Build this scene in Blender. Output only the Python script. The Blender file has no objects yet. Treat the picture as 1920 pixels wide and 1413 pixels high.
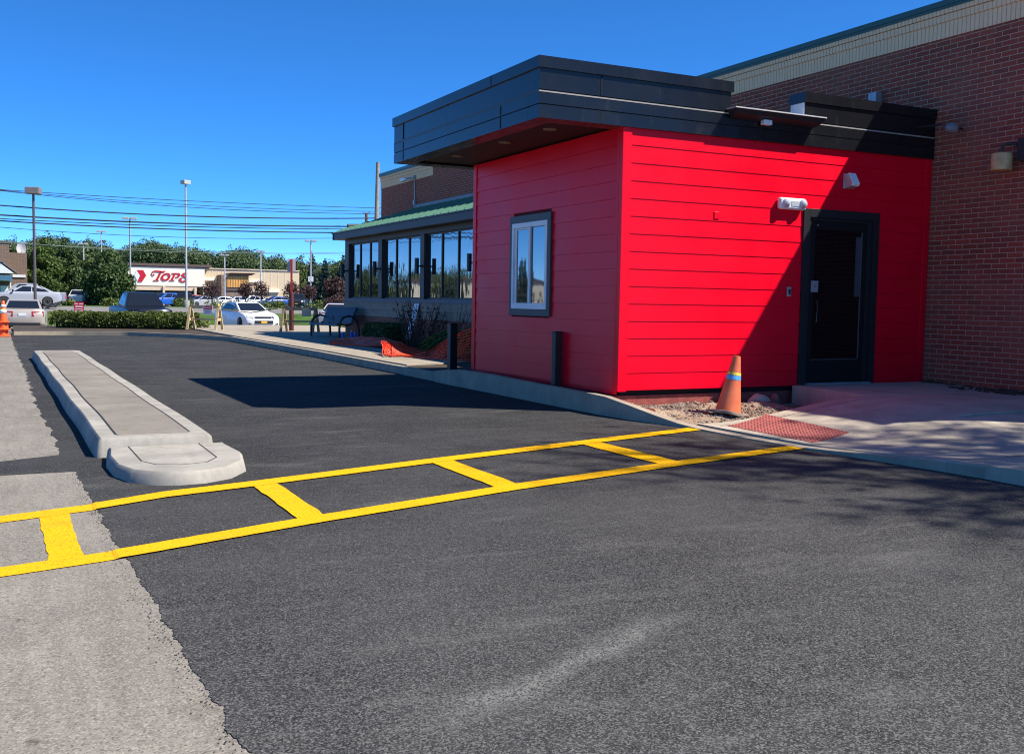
import bpy, bmesh, math, random
from mathutils import Vector, Matrix, noise
S = bpy.context.scene
R = math.radians
# ------------------------------------------------------------------ camera
EYE = Vector((0, 0, 1.4)); FPX = 1930.3
YAW, PITCH, ROLL = 0.4689, 0.07292, -0.01576
fw = Vector((math.sin(YAW)*math.cos(PITCH), math.cos(YAW)*math.cos(PITCH), -math.sin(PITCH)))
rt = Vector((math.cos(YAW), -math.sin(YAW), 0)); dn = fw.cross(rt)
c_, s_ = math.cos(ROLL), math.sin(ROLL)
rt, dn = c_*rt + s_*dn, -s_*rt + c_*dn
cd = bpy.data.cameras.new('camera'); cam = bpy.data.objects.new('camera', cd); S.collection.objects.link(cam)
m = Matrix((rt, -dn, -fw)).transposed().to_4x4(); m.translation = EYE
cam.matrix_world = m
cd.sensor_width = 36; cd.lens = 36*FPX/1920; cd.clip_end = 3000; cd.clip_start = 0.05
S.camera = cam
# ------------------------------------------------------------------ sky and sun
TOSUN = Vector((0.67, -0.51, 1)).normalized()
W = bpy.data.worlds.new('World'); S.world = W; W.use_nodes = True
nt = W.node_tree; bg = nt.nodes['Background']
sk = nt.nodes.new('ShaderNodeTexSky'); sk.sky_type = 'NISHITA'; sk.sun_disc = False
sk.sun_elevation = math.asin(TOSUN.z); sk.sun_rotation = math.atan2(TOSUN.x, TOSUN.y)
sk.air_density = 1.0; sk.dust_density = 0.0; sk.ozone_density = 6.0; sk.altitude = 8000
hs = nt.nodes.new('ShaderNodeHueSaturation'); hs.inputs['Saturation'].default_value = 1.18
nt.links.new(sk.outputs[0], hs.inputs['Color']); nt.links.new(hs.outputs[0], bg.inputs[0]); bg.inputs[1].default_value = 0.14
sl = bpy.data.lights.new('sun', 'SUN'); sl.energy = 4.1; sl.angle = R(0.5); sl.color = (1, 0.94, 0.85)
so = bpy.data.objects.new('sun', sl); S.collection.objects.link(so)
so.rotation_euler = (-TOSUN).to_track_quat('-Z', 'Y').to_euler(); so.location = (20, -10, 30)
S.view_settings.view_transform = 'Standard'; S.view_settings.look = 'None'
S.view_settings.exposure = 1.0; S.view_settings.gamma = 1.0
S.cycles.use_denoising = True; S.cycles.denoising_prefilter = 'NONE'; S.cycles.use_adaptive_sampling = False; S.cycles.filter_width = 1.1; S.cycles.max_bounces = 6; S.cycles.sample_clamp_indirect = 4; S.cycles.caustics_reflective = False; S.cycles.caustics_refractive = False
rnd = random.Random(7)

def ray(px, py): return rt*((px-960)/FPX) + dn*((py-706.5)/FPX) + fw
def at(px, py, d): return EYE + ray(px, py)*d                 # point at depth d
def onY(px, py, Y): r = ray(px, py); return EYE + r*(Y/r.y)    # point on a wall of constant Y
# terrain: flat lot, a dip by the street, then almost level
PROF = [(-400, 0), (46, 0), (51, -.3), (61, -.33), (68, -.28), (75, .22), (82, .36), (97, .38), (114, .3), (128, .15), (172, -.2), (225, -.3), (300, 0), (420, 6), (1500, 10)]
def ter(y):
    for (a, za), (b, zb) in zip(PROF, PROF[1:]):
        if y <= b:
            t = max(0, (y-a)/(b-a)); return za + (zb-za)*t
    return 10
# ------------------------------------------------------------------ mesh helper
def root_inv(p):
    while p.parent is not None: p = p.parent
    return p.matrix_basis.inverted()
class MB:
    def __init__(s): s.v = []; s.f = []; s.m = []
    def add(s, vs, fs, m=0):
        o = len(s.v); s.v += [tuple(v) for v in vs]
        for f in fs: s.f.append([i+o for i in f]); s.m.append(m)
        return s
    def box(s, x0, x1, y0, y1, z0, z1, m=0):
        if x0 > x1: x0, x1 = x1, x0
        if y0 > y1: y0, y1 = y1, y0
        if z0 > z1: z0, z1 = z1, z0
        vs = [(x, y, z) for z in (z0, z1) for y in (y0, y1) for x in (x0, x1)]
        return s.add(vs, [(0, 2, 3, 1), (4, 5, 7, 6), (0, 1, 5, 4), (2, 6, 7, 3), (0, 4, 6, 2), (1, 3, 7, 5)], m)
    def hexa(s, p, m=0):      # 8 points: bottom 4 (ccw), top 4
        return s.add(p, [(0, 3, 2, 1), (4, 5, 6, 7), (0, 1, 5, 4), (1, 2, 6, 5), (2, 3, 7, 6), (3, 0, 4, 7)], m)
    def quad(s, a, b, c, d, m=0): return s.add([a, b, c, d], [(0, 1, 2, 3)], m)
    def prism(s, poly, z0, z1, m=0):   # poly in xy, ccw
        n = len(poly)
        vs = [(x, y, z0) for x, y in poly] + [(x, y, z1) for x, y in poly]
        return s.add(vs, [list(range(n))[::-1], list(range(n, 2*n))] + [(i, (i+1) % n, n+(i+1) % n, n+i) for i in range(n)], m)
    def slab(s, poly, fn, m=0):        # poly with mapping fn(a,b,t) for t in 0/1 -> thick plate in any plane
        n = len(poly); vs = [fn(a, b, 0) for a, b in poly] + [fn(a, b, 1) for a, b in poly]
        return s.add(vs, [list(range(n))[::-1], list(range(n, 2*n))] + [(i, (i+1) % n, n+(i+1) % n, n+i) for i in range(n)], m)
    def tube(s, pts, r, n=10, m=0, caps=True):
        pts = [Vector(p) for p in pts]; k = len(pts)
        rs = r if isinstance(r, (list, tuple)) else [r]*k
        vs = []; up = None
        for i, p in enumerate(pts):
            d = (pts[min(i+1, k-1)] - pts[max(i-1, 0)]).normalized()
            if up is None: up = Vector((0, 0, 1)) if abs(d.z) < .9 else Vector((1, 0, 0))
            a = d.cross(up)
            if a.length < 1e-4: a = d.cross(Vector((0, 1, 0)))
            a.normalize(); b = d.cross(a); up = -b if False else up
            for j in range(n):
                t = 2*math.pi*j/n; vs.append(p + (a*math.cos(t) + b*math.sin(t))*rs[i])
        fs = [(i*n+j, i*n+(j+1) % n, (i+1)*n+(j+1) % n, (i+1)*n+j) for i in range(k-1) for j in range(n)]
        if caps: fs += [list(range(n))[::-1], [(k-1)*n+j for j in range(n)]]
        return s.add(vs, fs, m)
    def lathe(s, prof, n=24, c=(0, 0, 0), m=0, axis='z'):
        vs = []
        for r, z in prof:
            for j in range(n):
                t = 2*math.pi*j/n; a, b = r*math.cos(t), r*math.sin(t)
                vs.append((c[0]+a, c[1]+b, c[2]+z) if axis == 'z' else (c[0]+a, c[1]+z, c[2]+b) if axis == 'y' else (c[0]+z, c[1]+a, c[2]+b))
        k = len(prof)
        fs = [(i*n+j, i*n+(j+1) % n, (i+1)*n+(j+1) % n, (i+1)*n+j) for i in range(k-1) for j in range(n)]
        fs += [list(range(n))[::-1], [(k-1)*n+j for j in range(n)]]
        return s.add(vs, fs, m)
    def rock(s, c, r, sq=(1, 1, .7), sub=1, m=0, rr=rnd):
        bm = bmesh.new(); bmesh.ops.create_icosphere(bm, subdivisions=sub, radius=1)
        o = Vector((rr.uniform(0, 99), rr.uniform(0, 99), rr.uniform(0, 99))); rot = Matrix.Rotation(rr.uniform(0, 6.3), 3, 'Z')
        vs = []
        for v in bm.verts:
            p = v.co*(1+.45*noise.noise(v.co*1.3+o)); p = rot @ Vector((p.x*sq[0], p.y*sq[1], p.z*sq[2]))
            vs.append(Vector(c)+p*r)
        fs = [[v.index for v in f.verts] for f in bm.faces]; bm.free()
        return s.add(vs, fs, m)
    def build(s, name, mats, parent=None, smooth=False, bevel=0, local=False, seg=2, fix=True):
        vs = s.v
        if parent is not None and not local:
            iv = root_inv(parent); vs = [tuple(iv @ Vector(v)) for v in vs]
        me = bpy.data.meshes.new(name); me.from_pydata(vs, [], s.f)
        for mm in (mats if isinstance(mats, (list, tuple)) else [mats]): me.materials.append(mm)
        me.polygons.foreach_set('material_index', s.m)
        if fix:
            bm = bmesh.new(); bm.from_mesh(me); bmesh.ops.recalc_face_normals(bm, faces=bm.faces); bm.to_mesh(me); bm.free()
        if smooth:
            me.polygons.foreach_set('use_smooth', [True]*len(me.polygons))
            if smooth != True: me.set_sharp_from_angle(angle=R(smooth))
        me.update()
        o = bpy.data.objects.new(name, me); S.collection.objects.link(o)
        if parent is not None: o.parent = parent
        if bevel:
            b = o.modifiers.new('bevel', 'BEVEL'); b.width = bevel; b.segments = seg; b.limit_method = 'ANGLE'; b.angle_limit = R(40)
        return o
def tag(o, label=None, cat=None, group=None, kind=None):
    if label: o['label'] = label
    if cat: o['category'] = cat
    if group: o['group'] = group
    if kind: o['kind'] = kind
    return o
def thing(name, loc, label, cat, group=None, rz=0):
    o = bpy.data.objects.new(name, None); S.collection.objects.link(o); o.empty_display_size = .2
    o.location = loc; o.rotation_euler = (0, 0, rz); o.matrix_basis = Matrix.Translation(Vector(loc)) @ Matrix.Rotation(rz, 4, 'Z')
    return tag(o, label, cat, group)
def dup(root, loc=None, rz=None, label=None, scale=None, parent=None):
    kids = [o for o in root.children]
    r = root.copy(); S.collection.objects.link(r)
    if parent is not None: r.parent = parent
    if loc is not None: r.location = loc
    if rz is not None: r.rotation_euler = (0, 0, rz)
    if scale is not None: r.scale = (scale,)*3 if not isinstance(scale, tuple) else scale
    if label: r['label'] = label
    for k in kids: dup(k, parent=r)
    return r
def struct(o): o['kind'] = 'structure'; return o
# ------------------------------------------------------------------ materials
def N(t, typ, **kw):
    n = t.nodes.new(typ)
    for k, v in kw.items():
        if k.startswith('i_'):
            n.inputs[int(k[2:]) if k[2:].isdigit() else k[2:].replace('_', ' ')].default_value = v
        else: setattr(n, k, v)
    return n
def ramp(t, src, stops):
    r = t.nodes.new('ShaderNodeValToRGB'); e = r.color_ramp.elements
    while len(e) < len(stops): e.new(.5)
    for x, (p, c) in zip(e, stops):
        x.position = p; x.color = (c, c, c, 1) if not isinstance(c, tuple) else (*c, 1)
    t.links.new(src, r.inputs[0]); return r.outputs[0]
def mixc(t, fac, a, b, mode='MIX'):
    n = t.nodes.new('ShaderNodeMix'); n.data_type = 'RGBA'; n.blend_type = mode; n.clamp_factor = True
    for s, x in ((0, fac), (6, a), (7, b)):
        if hasattr(x, 'is_linked') or hasattr(x, 'links'): t.links.new(x, n.inputs[s])
        else: n.inputs[s].default_value = x if s == 0 else (*x, 1) if len(x) == 3 else x
    return n.outputs[2]
def base(name, col=(.5, .5, .5), rough=.7, metal=0, spec=.5, ior=1.5, coat=0):
    m = bpy.data.materials.new(name); m.use_nodes = True; t = m.node_tree; b = t.nodes['Principled BSDF']
    b.inputs['Base Color'].default_value = (*col, 1); b.inputs['Roughness'].default_value = rough
    b.inputs['Metallic'].default_value = metal; b.inputs['Specular IOR Level'].default_value = spec; b.inputs['IOR'].default_value = ior
    b.inputs['Coat Weight'].default_value = coat
    return m, t, b
def coords(t, scale=(1, 1, 1), rot=(0, 0, 0), kind='Object'):
    tc = t.nodes.new('ShaderNodeTexCoord'); mp = t.nodes.new('ShaderNodeMapping')
    mp.inputs['Scale'].default_value = scale; mp.inputs['Rotation'].default_value = rot
    t.links.new(tc.outputs[kind], mp.inputs[0]); return mp.outputs[0]
def nz(t, co, scale, detail=3, rough=.55):
    n = N(t, 'ShaderNodeTexNoise'); n.inputs['Scale'].default_value = scale; n.inputs['Detail'].default_value = detail; n.inputs['Roughness'].default_value = rough
    t.links.new(co, n.inputs['Vector']); return n.outputs[0]
def vor(t, co, scale, out='Distance'):
    n = N(t, 'ShaderNodeTexVoronoi'); n.inputs['Scale'].default_value = scale; t.links.new(co, n.inputs['Vector']); return n.outputs[out]
def bump(t, b, h, strength, dist=.01):
    n = N(t, 'ShaderNodeBump'); n.inputs['Strength'].default_value = strength; n.inputs['Distance'].default_value = dist
    t.links.new(h, n.inputs['Height']); t.links.new(n.outputs[0], b.inputs['Normal'])
def mat(name, col, rough=.7, metal=0, spec=.5, var=.25, scale=3, bmp=0, bscale=60, coat=0, ior=1.5):
    m, t, b = base(name, col, rough, metal, spec, ior, coat)
    co = coords(t)
    if var:
        f = nz(t, co, scale, 5)
        lo = tuple(c*(1-var) for c in col); hi = tuple(min(1, c*(1+var)) for c in col)
        t.links.new(mixc(t, ramp(t, f, [(.3, 0.), (.7, 1.)]), lo, hi), b.inputs['Base Color'])
    if bmp: bump(t, b, nz(t, co, bscale, 3), bmp)
    return m
def flat(name, col, rough=.5, **k): return mat(name, col, rough, var=k.pop('var', .08), **k)

def mk_asphalt():
    m, t, b = base('asphalt', rough=.9, spec=.12)
    co = coords(t)
    def rc(scale): q = N(t, 'ShaderNodeSeparateColor'); t.links.new(vor(t, co, scale, 'Color'), q.inputs[0]); return q.outputs
    A, B_ = rc(150), rc(310)
    big = nz(t, co, .8, 5, .6); mid = nz(t, co, 7, 5, .7); fine = nz(t, co, 320, 2, .6)
    g1 = ramp(t, A[0], [(0., (.004, .004, .0045)), (.4, (.020, .020, .0207)), (.8, (.052, .051, .050)), (.965, (.12, .118, .112)), (1., (.38, .37, .35))])
    g2 = ramp(t, B_[0], [(0., (.004, .004, .0045)), (.5, (.024, .024, .0245)), (.9, (.075, .074, .072)), (1., (.25, .245, .23))])
    c1 = mixc(t, .5, g1, g2)
    c1 = mixc(t, ramp(t, fine, [(.35, 0.), (.7, .5)]), c1, (.018, .018, .019))
    str2 = nz(t, coords(t, (.35, 2.2, 1), (0, 0, R(-24))), 2.6, 6, .7)
    c1 = mixc(t, ramp(t, str2, [(.55, 0.), (.68, .5)]), c1, mixc(t, .5, c1, (.13, .128, .122)))
    c1 = mixc(t, ramp(t, mid, [(.45, 0.), (.8, .4)]), c1, mixc(t, .5, c1, (.11, .108, .104)))
    c2 = mixc(t, ramp(t, big, [(.4, .0), (.7, .45)]), c1, mixc(t, .5, c1, (.11, .108, .103)))
    # pale scuff left by machinery, running diagonally across the new surface
    mp = coords(t, (1, 1, 1), (0, 0, R(-0)))
    d = N(t, 'ShaderNodeVectorMath', operation='SUBTRACT'); t.links.new(co, d.inputs[0]); d.inputs[1].default_value = (2.0, 3.38, 0)
    SA = math.atan2(SC1.y-SC0.y, SC1.x-SC0.x)
    vr = N(t, 'ShaderNodeVectorRotate', rotation_type='Z_AXIS'); t.links.new(d.outputs[0], vr.inputs[0]); vr.inputs['Angle'].default_value = -SA
    sp = N(t, 'ShaderNodeSeparateXYZ'); t.links.new(vr.outputs[0], sp.inputs[0])
    wob = N(t, 'ShaderNodeMath', operation='MULTIPLY_ADD'); t.links.new(nz(t, co, 2.2, 3), wob.inputs[0]); wob.inputs[1].default_value = .36; t.links.new(sp.outputs[1], wob.inputs[2])
    ab = N(t, 'ShaderNodeMath', operation='ABSOLUTE'); sh = N(t, 'ShaderNodeMath', operation='SUBTRACT'); t.links.new(wob.outputs[0], sh.inputs[0]); sh.inputs[1].default_value = .18; t.links.new(sh.outputs[0], ab.inputs[0])
    w1 = ramp(t, ab.outputs[0], [(0.0, 1.), (.13, 0.)])
    ax = N(t, 'ShaderNodeMath', operation='ABSOLUTE'); t.links.new(sp.outputs[0], ax.inputs[0]); w2 = ramp(t, ax.outputs[0], [(.45, 1.), (1., 0.)])
    mm = N(t, 'ShaderNodeMath', operation='MULTIPLY'); t.links.new(w1, mm.inputs[0]); t.links.new(w2, mm.inputs[1])
    m3 = N(t, 'ShaderNodeMath', operation='MULTIPLY'); t.links.new(mm.outputs[0], m3.inputs[0]); t.links.new(ramp(t, A[1], [(.3, .05), (.85, .75)]), m3.inputs[1])
    c3 = mixc(t, m3.outputs[0], c2, (.24, .235, .215))
    dust = nz(t, coords(t, (.55, 1.5, 1), (0, 0, R(-26))), 1.15, 5, .62); near = ramp(t, ab.outputs[0], [(.5, 1.), (1., .35)])
    m5 = N(t, 'ShaderNodeMath', operation='MULTIPLY'); t.links.new(ramp(t, dust, [(.58, 0.), (.74, .7)]), m5.inputs[0]); t.links.new(ramp(t, A[1], [(.35, .05), (.95, 1.)]), m5.inputs[1])
    c3 = mixc(t, m5.outputs[0], c3, (.20, .195, .185))
    # near end: paler stone, part bare wear, part sun gloss painted into it
    s2 = N(t, 'ShaderNodeSeparateXYZ'); t.links.new(co, s2.inputs[0])
    mr = N(t, 'ShaderNodeMapRange'); t.links.new(s2.outputs[1], mr.inputs[0]); mr.inputs[1].default_value = 2.2; mr.inputs[2].default_value = 9; mr.inputs[3].default_value = 1; mr.inputs[4].default_value = 0
    m4 = N(t, 'ShaderNodeMath', operation='MULTIPLY'); t.links.new(mr.outputs[0], m4.inputs[0]); t.links.new(ramp(t, A[2], [(.55, 0.), (.97, .75)]), m4.inputs[1])
    t.links.new(mixc(t, m4.outputs[0], c3, (.195, .19, .183)), b.inputs['Base Color'])
    bump(t, b, A[1], .6, .006)
    return m
SC0, SC1 = Vector((1.32, 3.04)), Vector((2.97, 3.83))
def mk_pavement(name, c0, c1, dark, scale=135):
    m, t, b = base(name, rough=.9, spec=.25)
    co = coords(t)
    cell = N(t, 'ShaderNodeSeparateColor'); t.links.new(vor(t, co, scale, 'Color'), cell.inputs[0])
    big = nz(t, co, .9, 6, .68); st = nz(t, co, 4.5, 6, .7); mid = nz(t, co, 26, 4, .75); strk = nz(t, coords(t, (3, .35, 1), (0, 0, R(27))), 3.5, 5, .65)
    a = mixc(t, ramp(t, big, [(.32, 0.), (.66, 1.)]), tuple(x*.86 for x in c0), tuple(x*1.08 for x in c1))
    a = mixc(t, ramp(t, strk, [(.35, .38), (.55, 0.)]), a, tuple(x*.62 for x in c0))
    a = mixc(t, ramp(t, cell.outputs[0], [(0., .75), (.4, .0)]), a, tuple(x*.45 for x in c0))
    a = mixc(t, ramp(t, cell.outputs[1], [(.6, 0.), (1., .6)]), a, tuple(min(1, x*1.5) for x in c1))
    a = mixc(t, ramp(t, mid, [(.3, .5), (.5, 0.)]), a, tuple(x*.55 for x in c0))
    a = mixc(t, ramp(t, st, [(.625, 0.), (.68, .85)]), a, dark)
    t.links.new(a, b.inputs['Base Color']); bump(t, b, cell.outputs[2], .5, .005)
    return m
def mk_concrete(name, col, stain=.35, sc=2.2):
    m, t, b = base(name, rough=.88, spec=.3)
    co = coords(t); f = nz(t, co, sc, 6, .65); g = nz(t, co, 130, 3, .7); h = nz(t, coords(t, (1, 1, .25)), 9, 4, .6)
    lo = tuple(c*(1-stain) for c in col); hi = tuple(min(1, c*1.12) for c in col)
    a = mixc(t, ramp(t, f, [(.3, 0.), (.65, 1.)]), lo, hi)
    a = mixc(t, ramp(t, g, [(.35, .3), (.6, 0.)]), a, tuple(c*.55 for c in col))
    a = mixc(t, ramp(t, h, [(.55, 0.), (.75, .5)]), a, tuple(c*.55 for c in col))
    t.links.new(a, b.inputs['Base Color']); bump(t, b, g, .3, .004)
    return m
def mk_brick(name, bw, bh, cols, mortar, axis='x', off=.5, z0=0, mort=.0055, dirt=.35):
    m, t, b = base(name, rough=.85, spec=.25)
    tc = N(t, 'ShaderNodeTexCoord'); sp = N(t, 'ShaderNodeSeparateXYZ'); cb = N(t, 'ShaderNodeCombineXYZ')
    geo = N(t, 'ShaderNodeNewGeometry'); t.links.new(geo.outputs['Position'], sp.inputs[0])
    t.links.new(sp.outputs[1 if axis == 'x' else 0], cb.inputs[0]); t.links.new(sp.outputs[2], cb.inputs[1])
    br = N(t, 'ShaderNodeTexBrick'); br.offset = off; br.inputs['Scale'].default_value = 1
    br.inputs['Brick Width'].default_value = bw; br.inputs['Row Height'].default_value = bh
    br.inputs['Mortar Size'].default_value = mort; br.inputs['Mortar Smooth'].default_value = .15; br.inputs['Bias'].default_value = 0
    br.inputs['Color1'].default_value = (*cols[0], 1); br.inputs['Color2'].default_value = (*cols[1], 1); br.inputs['Mortar'].default_value = (*mortar, 1)
    t.links.new(cb.outputs[0], br.inputs['Vector'])
    f = nz(t, cb.outputs[0], 1.1, 4); g = nz(t, cb.outputs[0], 60, 3)
    c = mixc(t, ramp(t, g, [(.3, dirt), (.65, 0.)]), br.outputs[0], (.02, .012, .012))
    c = mixc(t, ramp(t, f, [(.38, 0.), (.72, .5)]), c, cols[2])
    t.links.new(c, b.inputs['Base Color'])
    inv = N(t, 'ShaderNodeMath', operation='SUBTRACT'); inv.inputs[0].default_value = 1; t.links.new(br.outputs[1], inv.inputs[1])
    bump(t, b, inv.outputs[0], .8, .008)
    return m
def mk_leaf(name, cols, rough=.55, trans=.25):
    m, t, b = base(name, rough=rough, spec=.35)
    g = N(t, 'ShaderNodeNewGeometry'); oi = N(t, 'ShaderNodeObjectInfo'); co = coords(t)
    f = nz(t, co, .9, 3)
    ad = N(t, 'ShaderNodeMath', operation='ADD'); t.links.new(g.outputs['Random Per Island'], ad.inputs[0]); t.links.new(f, ad.inputs[1])
    a2 = N(t, 'ShaderNodeMath', operation='MULTIPLY_ADD'); t.links.new(oi.outputs['Random'], a2.inputs[0]); a2.inputs[1].default_value = .25; t.links.new(ad.outputs[0], a2.inputs[2])
    hf = N(t, 'ShaderNodeMath', operation='MULTIPLY'); t.links.new(a2.outputs[0], hf.inputs[0]); hf.inputs[1].default_value = .5
    k = len(cols)-1
    t.links.new(ramp(t, hf.outputs[0], [(.15+.65*i/k, c) for i, c in enumerate(cols)]), b.inputs['Base Color'])
    b.inputs['Subsurface Weight'].default_value = 0
    tr = N(t, 'ShaderNodeBsdfTranslucent'); t.links.new(b.inputs['Base Color'].links[0].from_socket, tr.inputs[0])
    mx = N(t, 'ShaderNodeMixShader'); mx.inputs[0].default_value = trans
    out = t.nodes['Material Output']; t.links.new(b.outputs[0], mx.inputs[1]); t.links.new(tr.outputs[0], mx.inputs[2]); t.links.new(mx.outputs[0], out.inputs[0])
    return m
def mk_glass(name, col=(.012, .018, .025), wav=.02, ior=1.9):
    m, t, b = base(name, col, .03, 0, .5, ior)
    if wav: bump(t, b, nz(t, coords(t, (1, 1.2, .6)), 1.6, 2), wav, .2)
    return m
ASPH = mk_asphalt()
PAVE = mk_pavement('weathered_pavement', (.20, .18, .15), (.27, .245, .205), (.085, .07, .055))
CONC = mk_concrete('new_concrete', (.37, .345, .295), .34)
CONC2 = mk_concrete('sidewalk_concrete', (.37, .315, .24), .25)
KERB = mk_concrete('kerb_concrete', (.20, .175, .14), .4, 3)  # kerb faces only: shade painted in as a darker tone than the tops
GREYC = mk_concrete('trowelled_concrete', (.25, .22, .18), .3, 1.4)
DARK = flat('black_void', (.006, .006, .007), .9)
JOINT = flat('joint_filler', (.02, .02, .022), .9)
BRICK = mk_brick('red_brick', .2485, .0727, ((.38, .080, .048), (.24, .060, .042), (.26, .13, .085)), (.54, .41, .28))
BRICKY = mk_brick('red_brick_end', .2485, .0727, ((.38, .080, .048), (.24, .060, .042), (.26, .13, .085)), (.54, .41, .28), 'y')
CREAM = mk_brick('cream_brick', .0727, .30, ((.30, .25, .19), (.25, .21, .16), (.27, .22, .17)), (.19, .16, .125), off=0)
CREAMS = mat('cream_stone', (.26, .225, .175), .85, var=.15, scale=4, bmp=.2)
# ------------------------------------------------------------------ ground
def sheet(name, x0, x1, y0, y1, off, m, dx=20, dy=3, fn=None, cuts=()):
    ys = sorted(set([y0, y1] + [y for y, _ in PROF if y0 < y < y1])); yy = []
    for a, b in zip(ys, ys[1:]):
        k = max(1, int((b-a)/dy)); yy += [a+(b-a)*i/k for i in range(k)]
    yy.append(ys[-1]); nx = max(1, int((x1-x0)/dx)); xs = [x0+(x1-x0)*i/nx for i in range(nx+1)]
    b = MB(); b.add([(x, y, ter(y)+off) for y in yy for x in xs],
                    [(j*(nx+1)+i, j*(nx+1)+i+1, (j+1)*(nx+1)+i+1, (j+1)*(nx+1)+i) for j in range(len(yy)-1) for i in range(nx)])
    return b.build(name, m)
LAWN = mat('lawn_grass', (.06, .115, .02), .9, var=.45, scale=.8, bmp=.6, bscale=25, spec=.1)
LAWNFAR = mat('far_lawn', (.055, .095, .022), .9, var=.4, scale=.3, spec=.1)
ROADM = mat('old_asphalt', (.20, .19, .175), .9, var=.2, scale=.5, bmp=.2, bscale=80, spec=.2)
LOTM = mat('parking_lot_asphalt', (.17, .165, .155), .9, var=.2, scale=.2, spec=.2)
SOIL = mk_pavement('soil', (.055, .042, .032), (.085, .065, .048), (.03, .024, .018), 40)
struct(sheet('ground', -700, 900, -60, 1400, -.06, LAWNFAR, 100, 20))
struct(sheet('pavement', -60, .9, -40, 47.4, 0, PAVE, 6, 3))
struct(sheet('pavement', .9, 60, -40, 4, -.012, PAVE, 6, 3))
struct(sheet('driveway', -80, 60, 47.4, 62, .004, ROADM))
struct(sheet('lawn', -120, 120, 62, 75.6, .02, LAWN))
struct(sheet('road', -200, 200, 75.6, 97, .02, ROADM))
struct(sheet('lawn', -200, 200, 97.2, 122, .03, LAWN))
struct(sheet('parking_lot', -200, 200, 122, 205, .02, LOTM))
def jag(a, b, step, amp, rr):
    a, b = Vector(a), Vector(b); d = b-a; n = max(1, int(d.length/step)); nrm = Vector((-d.y, d.x)).normalized()
    return [tuple(a + d*(i/n) + nrm*(rr.gauss(0, amp) if i else 0)) for i in range(n)]
def poly_jag(pts, jags):      # jags: {edge index:(step,amp)}
    out = []
    for i, p in enumerate(pts):
        q = pts[(i+1) % len(pts)]
        out += jag(p, q, *jags[i], rnd) if i in jags else [p]
    return out
ED = [(.72, 1.0), (.70, 2.4), (.68, 3.2), (.66, 3.9), (.65, 4.6), (.635, 5.3), (.62, 6.0), (.60, 6.7), (.595, 7.6), (.575, 8.79), (-3, 8.86), (-3, 9.5), (.04, 9.52), (.53, 9.75), (.53, 11.4), (.50, 14.2), (.54, 20), (.55, 29), (.6, 38.8)]
RT = [(6.2, 38.2), (7.15, 33.2), (7.2, 24), (7.2, 9.6), (7.3, 7.7), (7.5, 6), (7.7, 1), (7.7, -6), (.8, -6)]
pl = []
for i, p in enumerate(ED[:-1]):
    q = ED[i+1]; near = math.hypot(p[0], p[1]) < 12
    seg = jag(p, q,   .010 if near else .06, .0025 if near else .02, rnd)
    if 9 != i and i != 10: seg = [(x+(.045*noise.noise(Vector((x*1.5, y*2.2, 3)))+.022*noise.noise(Vector((x*5, y*8, 1)))+.010*noise.noise(Vector((x*9, y*31, 4))))*(1 if near else .8), y) for x, y in seg]
    pl += seg if 9 != i else [p]
pl += [ED[-1]] + RT
b = MB(); n_ = len(pl)
b.add([(x, y, .0035) for x, y in pl] + [(x, y, -.01) for x, y in pl], [list(range(n_))] + [(i, n_+i, n_+(i+1) % n_, (i+1) % n_) for i in range(n_)])
struct(b.build('asphalt', ASPH))
# loose crumbs of asphalt along the ragged edge
CRUMB = flat('asphalt_crumb', (.035, .035, .038), .9)
b = MB(); rr = random.Random(3)
for i in range(600):
    y = 2.5 + 7*rr.random()**1.3; x0 = .735-.03*(y-1) if y < 6 else .6
    x = x0 - abs(rr.gauss(0, .035)); b.rock((x, y, .003), rr.uniform(.0012, .0036), sub=0, rr=rr)
tag(b.build('asphalt_crumbs', CRUMB), 'dark crumbs of asphalt strewn along the ragged pavement edge', 'gravel', kind='stuff')
# painted ladder crossing
YEL, yt, yb = base('yellow_paint', rough=.75, spec=.15)
yc = coords(yt); f = nz(yt, yc, 70, 4, .7); g = nz(yt, yc, 5, 4)
a = mixc(yt, ramp(yt, g, [(.3, 0.), (.7, 1.)]), (.82, .41, .0), (.88, .455, .0))
a = mixc(yt, ramp(yt, f, [(.36, .9), (.47, 0.)]), a, (.30, .17, .01))
a = mixc(yt, ramp(yt, nz(yt, coords(yt, (.6, 2, 1)), 1.6, 5, .65), [(.52, 0.), (.7, .35)]), a, (.40, .22, .02))
yt.links.new(a, yb.inputs['Base Color']); bump(yt, yb, vor(yt, yc, 120), .5, .006)
def paint(pts, name='crosswalk_line'):   # pts quad in xy; jittered edges
    a, c, d, e = [Vector(p) for p in pts]; k = max(2, int((c-a).length/.03)); vs = []
    for i in range(k+1):
        t = i/k
        for p, q in ((a, c), (e, d)):
            v = p.lerp(q, t) + Vector((0, rnd.gauss(0, .0015))); vs.append((v.x, v.y, .013 if v.x > .58 else .005))
    b.add(vs, [(2*i, 2*i+2, 2*i+3, 2*i+1) for i in range(k)])
b = MB()
U = [(-2, 6.6), (0.02, 7.05), (.63, 7.26), (1.07, 7.49), (1.73, 7.68), (3.37, 8.22), (7.09, 9.33)]
D = [(-2, 5.4), (.02, 5.70), (.65, 5.86), (1.77, 6.27), (3.5, 6.83), (5.3, 7.31), (7.14, 7.75)]
for LN, w in ((U, .105), (D, .10)):
    for p, q in zip(LN, LN[1:]):
        paint([(p[0], p[1]-w), (q[0], q[1]-w), (q[0], q[1]+w), (p[0], p[1]+w)])
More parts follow.
